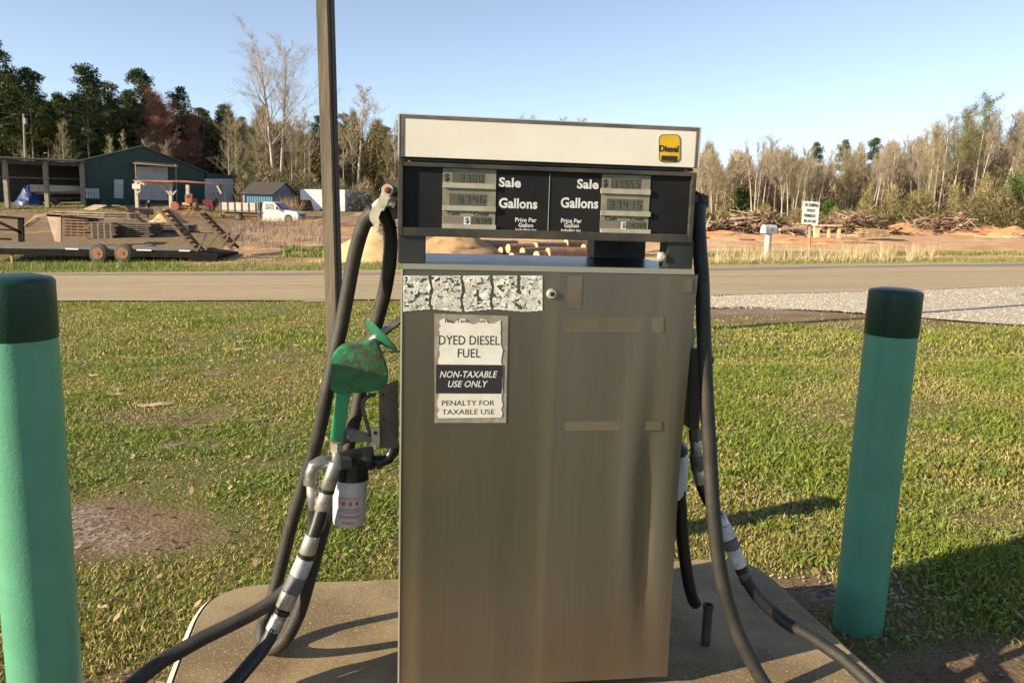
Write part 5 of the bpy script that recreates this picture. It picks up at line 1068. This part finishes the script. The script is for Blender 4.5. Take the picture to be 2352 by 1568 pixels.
# old flatbed truck
Y = 70; tk = thing('flatbed_truck', 'old white stake bed truck half hidden by dead weeds', 'truck', G(600, Y)); O = W(596, 518, Y); O.z = terr(O.x, O.y)-.1; M0 = frame(O, -.10); kk = k_(Y)
trw = mat('truck_white', (.72,.71,.66), (.62,.60,.54), scale=3, rough=.45, c3=(.5,.46,.38), s3=2); X = lambda px: (px-596)*kk*1.01; Z = lambda py: (518-py)*kk+.1
m = MB(M0); m.prism([(X(601), Z(519)), (X(600), Z(492)), (X(607), Z(475)), (X(631), Z(476)), (X(648), Z(491)), (X(684), Z(496)), (X(688), Z(504)), (X(687), Z(521)), (X(676), Z(523)), (X(672), Z(513)), (X(662), Z(511)), (X(655), Z(514)), (X(651), Z(524))], 0, 1.9); m.build('cab', trw, tk, bevel=.05)
m = MB(M0); m.prism([(X(610), Z(492)), (X(612), Z(479)), (X(628), Z(479)), (X(632), Z(492))], -.02, .02); m.build('side_window', mat('truck_glass', (.12,.13,.14), (.5,.5,.48), scale=3, rough=.1), tk)
m = MB(M0); a, b = (X(633.5), Z(477)), (X(649.5), Z(491)); m.add([(a[0], .12, a[1]), (a[0], 1.78, a[1]), (b[0]+.01, 1.78, b[1]+.03), (b[0]+.01, .12, b[1]+.03)], [(0,1,2,3)]); m.add([(a[0]+.03, .12, a[1]+.03), (a[0]+.03, 1.78, a[1]+.03), (b[0]+.04, 1.78, b[1]+.06), (b[0]+.04, .12, b[1]+.06)], [(3,2,1,0)]); m.build('windshield', mat('dark_glass', (.03,.035,.04), rough=.1), tk)
m = MB(M0); m.box(X(688)-.02, X(688)+.05, .2, 1.7, Z(513), Z(500), .02); m.build('grille', dark, tk); m = MB(M0); m.box(X(688), X(691), .0, 1.9, Z(521), Z(515), .04); m.build('bumper', mat('dull_chrome', (.3,.3,.3), rough=.4, metal=.7), tk)
for y_ in (.28, 1.5): m = MB(M0); m.lathe((X(688)+.04, y_, Z(506)), [(.11, 0), (.11, .04)], 12, (1,0,0)); m.build('headlight', mat('lamp_glass', (.5,.5,.48), rough=.15), tk)
m = MB(M0); m.box(X(638), X(642), -.28, -.08, Z(492), Z(485), .02); m.build('mirror', dark, tk)
for px_, s_ in ((664, -.02), (664, 1.7), (545, -.02), (545, 1.7)): m = MB(M0); m.lathe((X(px_), s_, .36), [(.33, 0), (.40, .05), (.40, .2), (.33, .24)], 18, (0,1,0)); w_ = m.build('wheel', rubber, tk); m = MB(M0); m.lathe((X(px_), s_-.02, .36), [(.2, 0), (.18, .03)], 14, (0,1,0)); m.build('rim', dirty, w_)
m = MB(M0); m.box(X(506), X(600), -.15, 2.05, Z(500), Z(496)); m.build('bed_deck', old, tk)
for y_ in (-.15, 2.0): m = MB(M0); m.box(X(506), X(593), y_, y_+.05, Z(495.5), Z(479)); m.build('side_boards', mat('bleached_board', (.55,.52,.44), (.42,.39,.31), scale=3, rough=.9, stretch=(.2,1,6)), tk)
for i in range(6): m = MB(M0); x = lerp(X(508), X(590), i/5); m.box(x-.03, x+.03, -.2, -.155, Z(499), Z(478)); m.build('stake', dark, tk)
m = MB(M0); m.box(X(507), X(600), .1, 1.8, Z(507), Z(501)); m.build('chassis', mat('rust_chassis', (.28,.15,.08), (.2,.11,.06), scale=3, rough=.9), tk); m = MB(M0); m.box(X(594), X(600), -.1, 2.0, Z(512), Z(477), .02); m.build('headboard', dark, tk)
# near flatbed equipment trailer
Y = 33; ft = thing('flatbed_trailer', 'long low black flatbed trailer with two rusty wheels across the road', 'trailer', G(260, Y)); M0 = frame(Vector((0, Y, 0)), 0); kk = k_(Y)
def L(px, py, dy=0): p = W(px, py, Y); return Vector((p.x, Y+dy, p.z))
deck = mat('trailer_deck_wood', (.17,.155,.125), (.11,.10,.08), scale=3, rough=.9); trb = mat('trailer_black', (.008,.007,.007), (.018,.014,.012), scale=4, rough=.9, spec=.15)
m = MB(); slab(m, [L(-90, 567), L(440, 575), L(440, 575, 2.4), L(-90, 567, 2.4)], .06); m.build('deck', deck, ft)
m = MB(); a, b = L(-60, 572), L(448, 578); m.box(a.x, b.x, Y-.06, Y+.06, 0, 0) if 0 else slab(m, [L(0, 584, -.02), L(448, 592, -.02), L(440, 576, -.02), L(-90, 569, -.02)], -.08); m.build('side_beam', trb, ft)
m = MB(); slab(m, [L(40, 586, 2.3), L(448, 592, 2.3), L(448, 577, 2.3), L(-60, 570, 2.3)], .08); m.build('side_beam', trb, ft)
m = MB(); slab(m, [L(440, 577), L(503, 586), L(503, 586, 2.4), L(440, 577, 2.4)], .08); m.build('dovetail', trb, ft)
m = MB(); slab(m, [L(440, 600, -.01), L(500, 600, -.01), L(504, 584, -.01), L(440, 577, -.01)], -.1); m.build('rear_beam', trb, ft)
for px_ in (229, 286):
    for dy_ in (-.12, 2.25):
        c = L(px_, 596, dy_); gz_ = terr(c.x, Y)-(.12 if dy_ > 1 else 0); m = MB(); m.lathe((c.x, c.y, gz_+.37), [(.30, 0), (.38, .04), (.38, .2), (.30, .24)], 24, (0,1,0)); w_ = m.build('wheel', mat('old_tyre', (.06,.055,.045), (.09,.08,.065), scale=10, rough=.9), ft, smooth=True)
        m = MB(); m.lathe((c.x, c.y-.01, gz_+.37), [(.23, 0), (.22, .02), (.17, .05), (.08, .04), (.06, -.02)], 20, (0,1,0)); m.build('rim', mat('rusty_rim', (.30,.14,.07), (.2,.09,.05), scale=12, rough=.8), w_)
m = MB(); c = L(28, 585); m.bar(c, Vector((c.x, c.y, c.z-.35)), .09); m.build('landing_leg', rusty, ft)
for x0, x1, dy_ in ((155, 185, -.03), (318, 352, -.03), (415, 440, -.03)): m = MB(); a, b = L(x0, 566+x0*.016+2.5, dy_-.12), L(x1, 566+x1*.016, dy_-.12); m.box(a.x, b.x, a.y, a.y+.02, a.z-.03, a.z+.03); m.build('reflector_tape', mat('tape_white', (.6,.6,.58), rough=.5), ft)
# two folding ramps standing at the rear of the trailer
rst = mat('ramp_rust', (.11,.07,.045), (.19,.125,.075), scale=6, rough=.85)
for dy_, x0, lab_ in ((.2, 0, 'nearer rusty ladder ramp tilted up at the rear of the flatbed trailer'), (1.7, 55, 'farther rusty ladder ramp tilted up behind the nearer one')):
    bs_ = L(448+x0, 580, dy_); t = thing('loading_ramp', lab_, 'ramp', bs_, 'loading ramps of the flatbed trailer'); tp_ = L(358+x0, 478+x0*.17, dy_)
    wv = Vector((.06, .5, .06)); 
    for o_ in (Vector((0,0,0)), wv): m = MB(); m.bar(bs_+o_, tp_+o_, .05, .13, up=(1,0,1)); m.build('side_rail', rst, t)
    for i in range(1, 10): c = bs_.lerp(tp_, i/10); m = MB(); m.bar(c-Vector((0,0,.0)), c+wv, .05, .16, up=(1,0,1)); m.build('rung', rst, t)
    for (px1, py1, px2, py2) in ((448, 579, 470, 540), (470, 540, 447, 545), (468, 575, 497, 538)): m = MB(); m.bar(L(px1+x0*.45, py1, dy_), L(px2+x0*.45, py2, dy_), .07, .07); m.build('hinge_arm', rst, t)
# rusty gooseneck trailer behind
Y = 38; gn = thing('gooseneck_trailer', 'rusty gooseneck trailer front with beige triangular plate behind the flatbed', 'trailer', G(120, Y)); bgp = mat('faded_beige_plate', (.55,.42,.32), (.42,.29,.2), scale=2, rough=.8, c3=(.3,.15,.09), s3=3)
def L2(px, py, dy=0): p = W(px, py, Y); return Vector((p.x, Y+dy, p.z))
def pl(par, nm, pts, th, m_): m = MB(); n = len(pts); f_ = [L2(*p) for p in pts]; m.add(f_+[p+Vector((0, th, 0)) for p in f_], [tuple(range(n)), tuple(range(2*n-1, n-1, -1))]+[(i, i+n, (i+1) % n+n, (i+1) % n) for i in range(n)]); return m.build(nm, m_, par)
pl(gn, 'neck_plate', [(107, 492), (141, 494), (140, 556), (127, 555)], .12, bgp); pl(gn, 'neck_beam', [(55, 518), (80, 494), (107, 490), (141, 494), (141, 499), (107, 497), (84, 500), (62, 520)], .14, mat('neck_wood', (.42,.30,.18), (.3,.2,.11), scale=3, rough=.85)); pl(gn, 'neck_brace', [(57, 519), (84, 501), (92, 502), (60, 524)], .1, rst)
for pts in ([(-40, 492), (54, 500), (54, 505), (-40, 498)], [(41, 502), (54, 502), (55, 556), (43, 556)], [(-40, 524), (42, 528), (42, 531), (-40, 527)], [(-20, 500), (50, 532), (50, 538), (-20, 506)], [(-40, 545), (25, 548), (25, 552), (-40, 549)]): pl(gn, 'frame_rail', pts, .1, trb)
pl(gn, 'deck_edge', [(141, 497), (203, 502), (203, 506), (141, 500)], .9, trb)
# stickered lumber stacks
lum = mat('fresh_lumber', (.66,.55,.33), (.52,.40,.22), scale=2, rough=.8); dlum = mat('dark_lumber', (.085,.07,.055), (.15,.12,.09), scale=2, rough=.9, stretch=(.3,1,5)); 
def stack(px0, px1, py0, py1, Y, n_, m_, label, tilt=0, dep_=1.6, stick=None):
    a, b = W(px0, py1, Y), W(px1, py0, Y); t = thing('lumber_stack', label, 'lumber', Vector(((a.x+b.x)/2, Y, a.z)), 'lumber stacked in the yard'); h = (b.z-a.z)/n_
    for i in range(n_):
        m = MB(); e0, e1 = random.uniform(-.12, .12), random.uniform(-.15, .15); z = a.z+i*h
        for j in range(5): y_ = Y+j*dep_/5; m.box(a.x+e0+random.uniform(-.1, .1), b.x+e1+random.uniform(-.1, .1), y_, y_+dep_/5-.03, z+tilt*j, z+h*.60+tilt*j)
        m.build('board_layer', m_, t)
        if i < n_-1:
            m = MB()
            for k in range(4): x = lerp(a.x+.2, b.x-.2, k/3); m.box(x-.03, x+.03, Y+.02, Y+dep_, z+h*.6, z+h)
            m.build('sticker_row', stick or m_, t)
    return t
random.seed(4)
stack(203, 262, 510, 553, 42, 9, dlum, 'dark weathered lumber stack with spacers, left of the row', stick=lum); stack(262, 345, 512, 555, 42.5, 10, dlum, 'dark weathered lumber stack in the middle of the row'); stack(292, 428, 515, 556, 44.5, 9, dlum, 'long dark lumber stack at the right end, behind the ramps')
stack(142, 200, 500, 552, 43, 8, mat('brown_lumber', (.16,.09,.06), (.24,.14,.09), scale=2, rough=.9), 'reddish brown lumber stack beside the beige gooseneck plate')
stack(115, 300, 488, 498, 52, 3, mat('sticks', (.40,.31,.19), (.16,.12,.08), scale=.8, rough=.9), 'long low layer of mixed boards running across the yard')
def board(x0, y0, x1, y1, Y0, Y1, w, label, m_=lum):
    a, b = W(x0, y0, Y0), W(x1, y1, Y1); m = MB(); m.bar(a, b, w, .04); o = m.build('loose_board', m_, loc=(a+b)/2); tag(o, label, 'board', 'fresh pale boards lying about'); return o
for i, (x0, y0, x1, y1, w, lab_) in enumerate(((196, 481, 222, 471, .25, 'pale board, leftmost of the top row'), (206, 482, 232, 471, .25, 'pale board, second of the top row'), (216, 482, 242, 472, .25, 'pale board, third of the top row near the tote tank'), (262, 472, 276, 485, .25, 'pale board slanting down, left of the log'), (270, 472, 285, 485, .25, 'pale board slanting down, second beside the log'), (280, 475, 294, 485, .2, 'pale board slanting down, third beside the log'), (155, 491, 170, 492, .3, 'short pale board end, first from the left'), (185, 491, 206, 492, .3, 'short pale board end, second from the left'), (247, 491, 262, 492, .3, 'short pale board end, third from the left'), (282, 497, 366, 505, .4, 'long bright board on the middle stack'), (285, 505, 350, 512, .35, 'bright board just under the longest one'), (320, 503, 352, 518, .3, 'pale board tipping off the stack end'), (315, 486, 334, 498, .2, 'short pale board leaning near the shelter post'), (478, 500, 516, 510, .35, 'pale board beside the truck bed'), (486, 506, 520, 515, .3, 'lower pale board beside the truck bed'), (355, 510, 432, 514, .2, 'long tan plank under the workman'))):
    board(x0, y0, x1, y1, 54, 56, w, lab_)
for x0, x1, y_, Y0, r, lab_ in ((285, 300, 482, 62, .28, 'short reddish log end near the shelter post'), (298, 352, 485, 63, .28, 'long brown log lying left of the shelter')):
    a, b = W(x0, y_, Y0), W(x1, y_+1, Y0+1); m = MB(); m.tube([a, b], r, 10); o = m.build('log', mat('bark_brown', (.24,.15,.10), (.15,.10,.07), scale=3, rough=.95), loc=(a+b)/2); tag(o, lab_, 'log')
# sawdust and sand heaps
sand = mat('pale_sand', (.62,.47,.25), (.52,.37,.18), scale=1.2, rough=.95, bump=.4, bscale=12, c3=(.36,.25,.14), s3=3); sbr = mat('brown_sand', (.46,.29,.14), (.36,.22,.11), scale=1.5, rough=.95, bump=.5, bscale=10, c3=(.22,.14,.08), s3=2.2)
lumpy('sawdust_heap', W(388, 504, 60)-Vector((0,0,.4)), 1.6, 1.2, 1.35, mat('sawdust', (.46,.30,.16), (.38,.24,.12), scale=2, rough=.95), 7, 'small tan sawdust heap right of the workman', 'sawdust', rough_=.08)
p = T(862, 590); zt_ = W(866, 520, 33).z; lumpy('sand_pile', Vector((W(862, 590, 34).x, 34, terr(-5.6, 34))), 2.15, 2.0, zt_-terr(-5.6, 34), sand, 8, 'pale yellow sand pile behind the two hose strands', 'sand', n1=28, n2=14, rough_=.06)
lumpy('sand_pile', Vector((W(1050, 580, 35).x, 35, terr(-2, 35))), 2.3, 1.8, W(1040, 520, 35).z-terr(-2, 35), sbr, 9, 'brown sand pile seen through the gap under the display head', 'sand', n1=28, n2=14, rough_=.08)
# logs seen through the gap
bl = mat('pine_bark', (.30,.19,.12), (.20,.13,.09), scale=5, rough=.95, bump=.4, bscale=14); cut = mat('cut_wood', (.60,.42,.22), (.5,.33,.16), scale=5, rough=.8)
for i, (x0, x1, y_, Yv, r, lab_) in enumerate(((1167, 1300, 571, 33.5, .19, 'log on the left top of the pile in the gap'), (1258, 1430, 582, 32.5, .23, 'thick log lowest right of the pile in the gap'), (1230, 1330, 566, 34, .17, 'log end in the upper middle of the pile in the gap'), (1300, 1450, 560, 35, .2, 'long upper log at the back of the pile in the gap'), (1175, 1240, 589, 32.3, .15, 'short cut log bottom left of the pile in the gap'), (1200, 1290, 578, 33, .16, 'slim log in the middle of the pile in the gap'), (1232, 1300, 586, 32.2, .16, 'short cut log left of the thick one'), (1100, 1185, 563, 35, .2, 'reddish log by the brown sand pile'), (1340, 1460, 571, 34, .19, 'log right of the upper middle end'), (1150, 1230, 575, 34.5, .14, 'half hidden thin log behind the pile'))):
    a, b = W(x0, y_, Yv), W(x1, y_-3, Yv+1.5); gz_ = terr(a.x, Yv); t = thing('log', lab_, 'log', a, 'logs piled across the road'); m = MB(); m.tube([a+(b-a)*u+Vector((0,0,.02*math.sin(u*5+i))) for u in (0, .25, .5, .75, 1)], [r, r*.97, r*.95, r*.93, r*.9], 14, cap=False); m.build('bark', bl, t, smooth=True)
    d = (b-a).normalized(); m = MB(); m.lathe(a-d*.005, [(r*.98, 0), (r*.98, .02)], 14, d); m.lathe(b-d*.02, [(r*.88, 0), (r*.88, .02)], 14, d); m.build('cut_end', cut, t)
# brush debris piles on the right
def debris(px, Y, wpx, hpx, n_, label, seed, loc_y=None, cols=None):
    R = np.random.default_rng(seed); p = G(px, Y); wx_ = wpx/2*k_(Y); hz_ = hpx*k_(Y); t = []
    V = []; F = []; C = []; cols = cols or [(.30,.22,.16), (.22,.15,.10), (.42,.33,.24), (.14,.09,.06), (.34,.19,.11)]
    for i in range(n_):
        x = R.normal(0, .42)*wx_; y = R.normal(0, .3)*wx_*.4; env = hz_*max(.05, 1-(abs(x)/wx_)**1.5)*(.75+.5*vn(x*.9, seed)); z = R.random()**1.1*env
        a = R.uniform(0, 6.28); el_ = R.normal(0, .28); L_ = R.choice([.5, .9, 1.6, 2.6], p=[.4, .35, .2, .05])*R.uniform(.6, 1.2); d = np.array([math.cos(a)*math.cos(el_), math.sin(a)*math.cos(el_), math.sin(el_)])
        r = R.choice([.015, .03, .06, .11], p=[.4, .35, .18, .07]); c = np.array([x, y, z]); o_ = np.array([-d[1], d[0], 0]); o_ /= np.linalg.norm(o_)+1e-6; u_ = np.cross(d, o_); k0 = len(V)
        for q, rr__ in ((c-d*L_/2, r), (c+d*L_/2, r*.6)):
            for k in range(4): t_ = 1.571*k; V.append(q+(o_*math.cos(t_)+u_*math.sin(t_))*rr__+np.array([p.x, p.y, p.z]))
        F += [(k0+k, k0+(k+1) % 4, k0+4+(k+1) % 4, k0+4+k) for k in range(4)]+[(k0+3, k0+2, k0+1, k0), (k0+4, k0+5, k0+6, k0+7)]; cc = cols[R.integers(0, len(cols))]; C += [cc]*8
    o = npmesh('brush_pile', V, F, fm, np.array(C), 4); tag(o, label, 'brush pile', kind='stuff'); return o
debris(1720, 52, 300, 52, 1700, 'large tangled pile of torn branches and roots left of the sign', 1); debris(1625, 50, 90, 46, 300, 'broken branch heap beside the dispenser', 2); debris(1950, 62, 280, 38, 1100, 'long brown brush pile behind the sign and crates', 3); debris(2160, 66, 230, 36, 800, 'dark root heap left of the sandy clearing', 4); debris(2215, 66, 60, 46, 300, 'tall dark stump tangle on the right brush pile', 5); debris(2440, 58, 200, 26, 300, 'low brush heap at the right picture edge', 6)
claym = mat('orange_clay', (.52,.24,.10), (.62,.36,.18), scale=1.2, rough=.95, bump=.5, bscale=6, c3=(.34,.14,.06), s3=2)
for i, (px, Y, w, h, lab_) in enumerate(((1670, 49, 3.6, .45, 'low orange clay mound under the large branch pile'), (1800, 47, 4.5, .35, 'low orange clay mound left of the sign'), (1905, 45, 3.8, .25, 'orange clay ridge behind the sign'), (2080, 63, 3.0, .9, 'orange clay mound in the brush pile behind the lumber stack'), (2270, 66, 4.5, .7, 'orange clay mound beside the dark stump tangle'), (2335, 60, 2.5, .8, 'rounded orange clay mound near the right edge'))):
    lumpy('clay_mound', G(px, Y), w, w*.5, h, claym, 30+i, lab_, 'dirt mound', n1=22, n2=10, rough_=.2)
for i, (x0, y0, x1, y1, Y, r, lab_) in enumerate(((1745, 517, 1782, 482, 52, .07, 'bare pole sticking up out of the large branch pile'), (1690, 515, 1760, 505, 51, .10, 'thick bleached branch lying across the large pile'), (1620, 530, 1632, 498, 49, .07, 'white forked branch beside the dispenser'), (1790, 528, 1850, 527, 47, .10, 'log lying under the sign board'), (1750, 502, 1800, 492, 53, .09, 'bleached branch on top of the large pile'))):
    a, b = W(x0, y0, Y), W(x1, y1, Y+.5); m = MB(); m.tube([a, a.lerp(b, .5)+Vector((0,0,.06)), b], [r, r*.8, r*.5], 7); o = m.build('branch', mat('bleached_branch', (.52,.42,.30), (.36,.28,.19), scale=3, rough=.9), loc=a); tag(o, lab_, 'branch')
# mailbox
Y = 30; mp_ = G(1760, Y); mp_.x = W(1760, 597, Y).x; t = thing('mailbox', 'white metal mailbox on a pale round post beside the road', 'mailbox', mp_); tp_ = W(1765, 536, Y); m = MB(); m.tube([mp_-Vector((0,0,.2)), tp_], .12, 12); m.build('post', mat('pale_round_post', (.58,.54,.44), (.48,.43,.34), scale=4, rough=.85), t, smooth=True)
c = W(1766, 535, Y); m = MB(frame(Vector((c.x, c.y, tp_.z)), .35)); m.prism([(-.13, 0), (.13, 0), (.13, .17), (.11, .24), (.06, .29), (0, .305), (-.06, .29), (-.11, .24), (-.13, .17)], -.05, .05) if 0 else None
prof = [(-.13, 0), (.13, 0), (.13, .17), (.11, .24), (.06, .29), (0, .305), (-.06, .29), (-.11, .24), (-.13, .17)]; Mx = frame(Vector((c.x, c.y, tp_.z)), .45) @ Matrix.Rotation(math.pi/2, 4, 'Z'); m = MB(Mx); m.prism([(x, z) for x, z in prof], -.27, .27); m.build('box', mat('mailbox_white', (.74,.73,.70), (.64,.63,.6), scale=6, rough=.4), t)
m = MB(Mx); m.prism([(x*1.04, z*1.02-.003) for x, z in prof], .27, .285); m.build('door', mat('mailbox_door', (.60,.60,.59), rough=.4), t)
m = MB(Mx); m.box(-.145, -.135, -.05, .0, .08, .2); m.build('flag', mat('flag_red', (.45,.08,.05), rough=.5), t)
# hand lettered sign
Y = 30; sp_ = W(1856, 600, Y); sp_.z = terr(sp_.x, Y); t = thing('notice_sign', 'white hand lettered no dumping sign nailed to a wooden post', 'sign', sp_); m = MB(); m.bar(sp_-Vector((0,0,.2)), W(1861, 500, Y+.03), .13, .10); m.build('post', mat('old_post_tan', (.36,.27,.16), (.24,.17,.10), scale=3, rough=.9), t)
cn = [W(1840, 514, Y-.1), W(1877, 517, Y-.1), W(1882, 465, Y-.1), W(1845, 462, Y-.1)]; m = MB(); slab(m, cn, -.02); m.build('board', mat('sign_white', (.80,.78,.72), (.74,.72,.65), scale=5, rough=.6), t)
ex_ = cn[1]-cn[0]; ez_ = cn[3]-cn[0]; nn = ex_.cross(ez_).normalized()
for s_, x0, x1, y0, y1 in (('NO DUMPING!', .10, .94, .77, .93), ('WITHOUT', .24, .76, .54, .68), ('PERMISSION', .10, .80, .31, .45), ('205 610 3457', .10, .88, .07, .22)):
    v, f = glyphs(s_, .035); m = MB(); m.add([cn[0]+ex_*lerp(x0, x1, a)+ez_*lerp(y0, y1, b)+nn*.026 for a, b in v], f); m.build('hand_lettering', mat('paint_black', (.03,.03,.03), rough=.7), t)
# crates, frames and the small lumber stack
Y = 50
t = thing('sawhorse', 'rough timber frame bench standing behind the sign', 'timber frame', G(1893, Y))
for x0, y0, x1, y1, w in ((1875, 517, 1875, 543, .28), (1903, 518, 1903, 545, .14), (1927, 518, 1926, 545, .16)): post(t, x0, y0, x1, y1, Y, w, lum, True, 'leg')
m = MB(); m.bar(W(1866, 518, Y), W(1932, 518, Y), .5, .07); m.build('top_rail', lum, t)
t = thing('pallet', 'broken pale pallet lying left of the small lumber stack', 'pallet', G(1970, 50)); 
for i in range(6): m = MB(); m.bar(W(1942+i*11, 543, 50), W(1940+i*11+random.uniform(-3, 5), 531+random.uniform(-2, 2), 50.8), .12, .04); m.build('slat', lum, t)
for i in range(2): m = MB(); m.bar(W(1938, 541-i*6, 50+i*.5), W(2003, 543-i*7, 50+i*.5), .1, .06); m.build('rail', lum, t)
stack(1983, 2046, 527, 545, 48, 7, mat('tan_lumber', (.52,.38,.20), (.34,.23,.12), scale=2, rough=.85), 'small tan lumber stack on the orange clearing', dep_=1.2)
# old logs lying behind the grass strip, left of the post
for x0, y0, x1, y1, Y, r, lab_ in ((725, 542, 800, 546, 45, .10, 'grey log lying in the weeds right of the truck'), (560, 545, 640, 552, 43, .07, 'thin grey log in the weeds below the truck'), (700, 566, 770, 563, 36, .06, 'weathered stick lying before the weeds')):
    a, b = W(x0, y0, Y), W(x1, y1, Y); m = MB(); m.tube([a, b], r, 8); o = m.build('log', mat('grey_log', (.36,.30,.22), (.26,.2,.14), scale=2, rough=.95), loc=a); tag(o, lab_, 'log')
lumpy('dirt_bank', G(830, 60), 6.5, 3.2, .8, mat('brown_dirt', (.20,.12,.08), (.28,.18,.11), scale=1, rough=.95, bump=.5, bscale=5), 51, 'brown dirt bank between the truck and the hoses', 'dirt bank', n1=26, n2=10, rough_=.15)
# workman: one continuous body, clothes and hair as parts
Y = 66; fp = G(337, Y); fp.x = W(340, 500, Y).x; HT = (503-459)*k_(Y); fp.z = W(338, 503, Y).z
pn = thing('person', 'person in dark jacket and jeans looking down beside the shelter post', 'person', fp); s_ = HT/1.72
def skin(name, verts, edges, radii, m_, root=0, sub=1):
    me = bpy.data.meshes.new(name); me.from_pydata([tuple(Vector(v)*s_) for v in verts], edges, []); ob = bpy.data.objects.new(name, me); COL.objects.link(ob); ob.modifiers.new('s', 'SKIN')
    for i, r in enumerate(radii): r = r if isinstance(r, tuple) else (r, r); me.skin_vertices[0].data[i].radius = (r[0]*s_, r[1]*s_); me.skin_vertices[0].data[i].use_root = (i == root)
    md = ob.modifiers.new('d', 'SUBSURF'); md.levels = sub; dg = bpy.context.evaluated_depsgraph_get(); m2 = bpy.data.meshes.new_from_object(ob.evaluated_get(dg)); bpy.data.objects.remove(ob)
    o = bpy.data.objects.new(name, m2); COL.objects.link(o); m2.materials.clear(); m2.materials.append(m_); [setattr(p, 'use_smooth', True) for p in m2.polygons]; o.parent = pn; return o
sk = mat('skin', (.45,.27,.19), rough=.6)
bv = [(0,0,.93), (.02,0,1.12), (.06,0,1.32), (.10,0,1.44), (.15,0,1.52), (.18,0,1.60), (.20,0,1.66)]; be = [(i, i+1) for i in range(6)]; br_ = [(.13,.10), (.12,.09), (.15,.10), (.10,.07), .05, (.075,.085), .06]
for sd in (-1, 1):
    k = len(bv); bv += [(.0, sd*.09, .88), (.03, sd*.10, .48), (-.01, sd*.10, .08), (.12, sd*.11, .03)]; be += [(0, k), (k, k+1), (k+1, k+2), (k+2, k+3)]; br_ += [.085, .055, .04, .03]
    k = len(bv); bv += [(.08, sd*.18, 1.38), (.10, sd*.21, 1.12), (.24, sd*.14, .97), (.30, sd*.11, .93)]; be += [(3, k), (k, k+1), (k+1, k+2), (k+2, k+3)]; br_ += [.055, .042, .03, .028]
    for j_, (dx_, dy_, L_) in enumerate(((.0, -.03, .06), (.01, -.015, .075), (.01, 0, .08), (.0, .015, .072), (-.01, .03, .055))): k2 = len(bv); bv += [(.30+dx_+.02, sd*.11+dy_, .93-L_*.5), (.30+dx_+.025, sd*.11+dy_, .93-L_)]; be += [(k+3, k2), (k2, k2+1)]; br_ += [.009, .007]
skin('body', bv, be, br_, sk)
jk = mat('dark_jacket', (.012,.014,.02), rough=.8); jn = mat('blue_jeans', (.035,.05,.09), (.05,.07,.12), scale=10, rough=.85)
skin('jacket', [(0,0,.90), (.02,0,1.12), (.06,0,1.32), (.10,0,1.45), (.08,-.19,1.39), (.10,-.215,1.12), (.23,-.145,.98), (.08,.19,1.39), (.10,.215,1.12), (.23,.145,.98)], [(0,1), (1,2), (2,3), (3,4), (4,5), (5,6), (3,7), (7,8), (8,9)], [(.15,.12), (.145,.11), (.175,.125), (.11,.09), .072, .056, .046, .072, .056, .046], jk)
skin('trousers', [(0,0,.96), (0,-.09,.86), (.03,-.10,.48), (-.01,-.10,.09), (0,.09,.86), (.03,.10,.48), (-.01,.10,.09)], [(0,1), (1,2), (2,3), (0,4), (4,5), (5,6)], [(.145,.12), .10, .07, .06, .10, .07, .06], jn)
skin('hair', [(.15,0,1.60), (.18,0,1.68), (.21,0,1.715)], [(0,1), (1,2)], [(.075,.085), (.08,.088), .055], mat('dark_hair', (.012,.01,.009), rough=.8))
for sd in (-1, 1): skin('boot', [(-.03, sd*.10, .05), (.06, sd*.105, .04), (.15, sd*.11, .035)], [(0,1), (1,2)], [.055, .05, .04], mat('boot_brown', (.06,.04,.03), rough=.8))

# tell look-alikes apart by their order from the left
ORD = 'first second third fourth fifth sixth seventh eighth ninth tenth eleventh twelfth thirteenth fourteenth fifteenth sixteenth seventeenth eighteenth nineteenth twentieth'.split()+['twenty first', 'twenty second', 'twenty third', 'twenty fourth']
byl = {}
for o in S.objects:
    if o.parent is None and o.get('label') and o.get('group'): byl.setdefault(o['label'], []).append(o)
for lb, L_ in byl.items():
    if len(L_) > 1:
        L_.sort(key=lambda o: o.location.x/o.location.y)
        for k, o in enumerate(L_): o['label'] = ORD[k]+' from the left, '+lb.replace(', one of many alike', '')
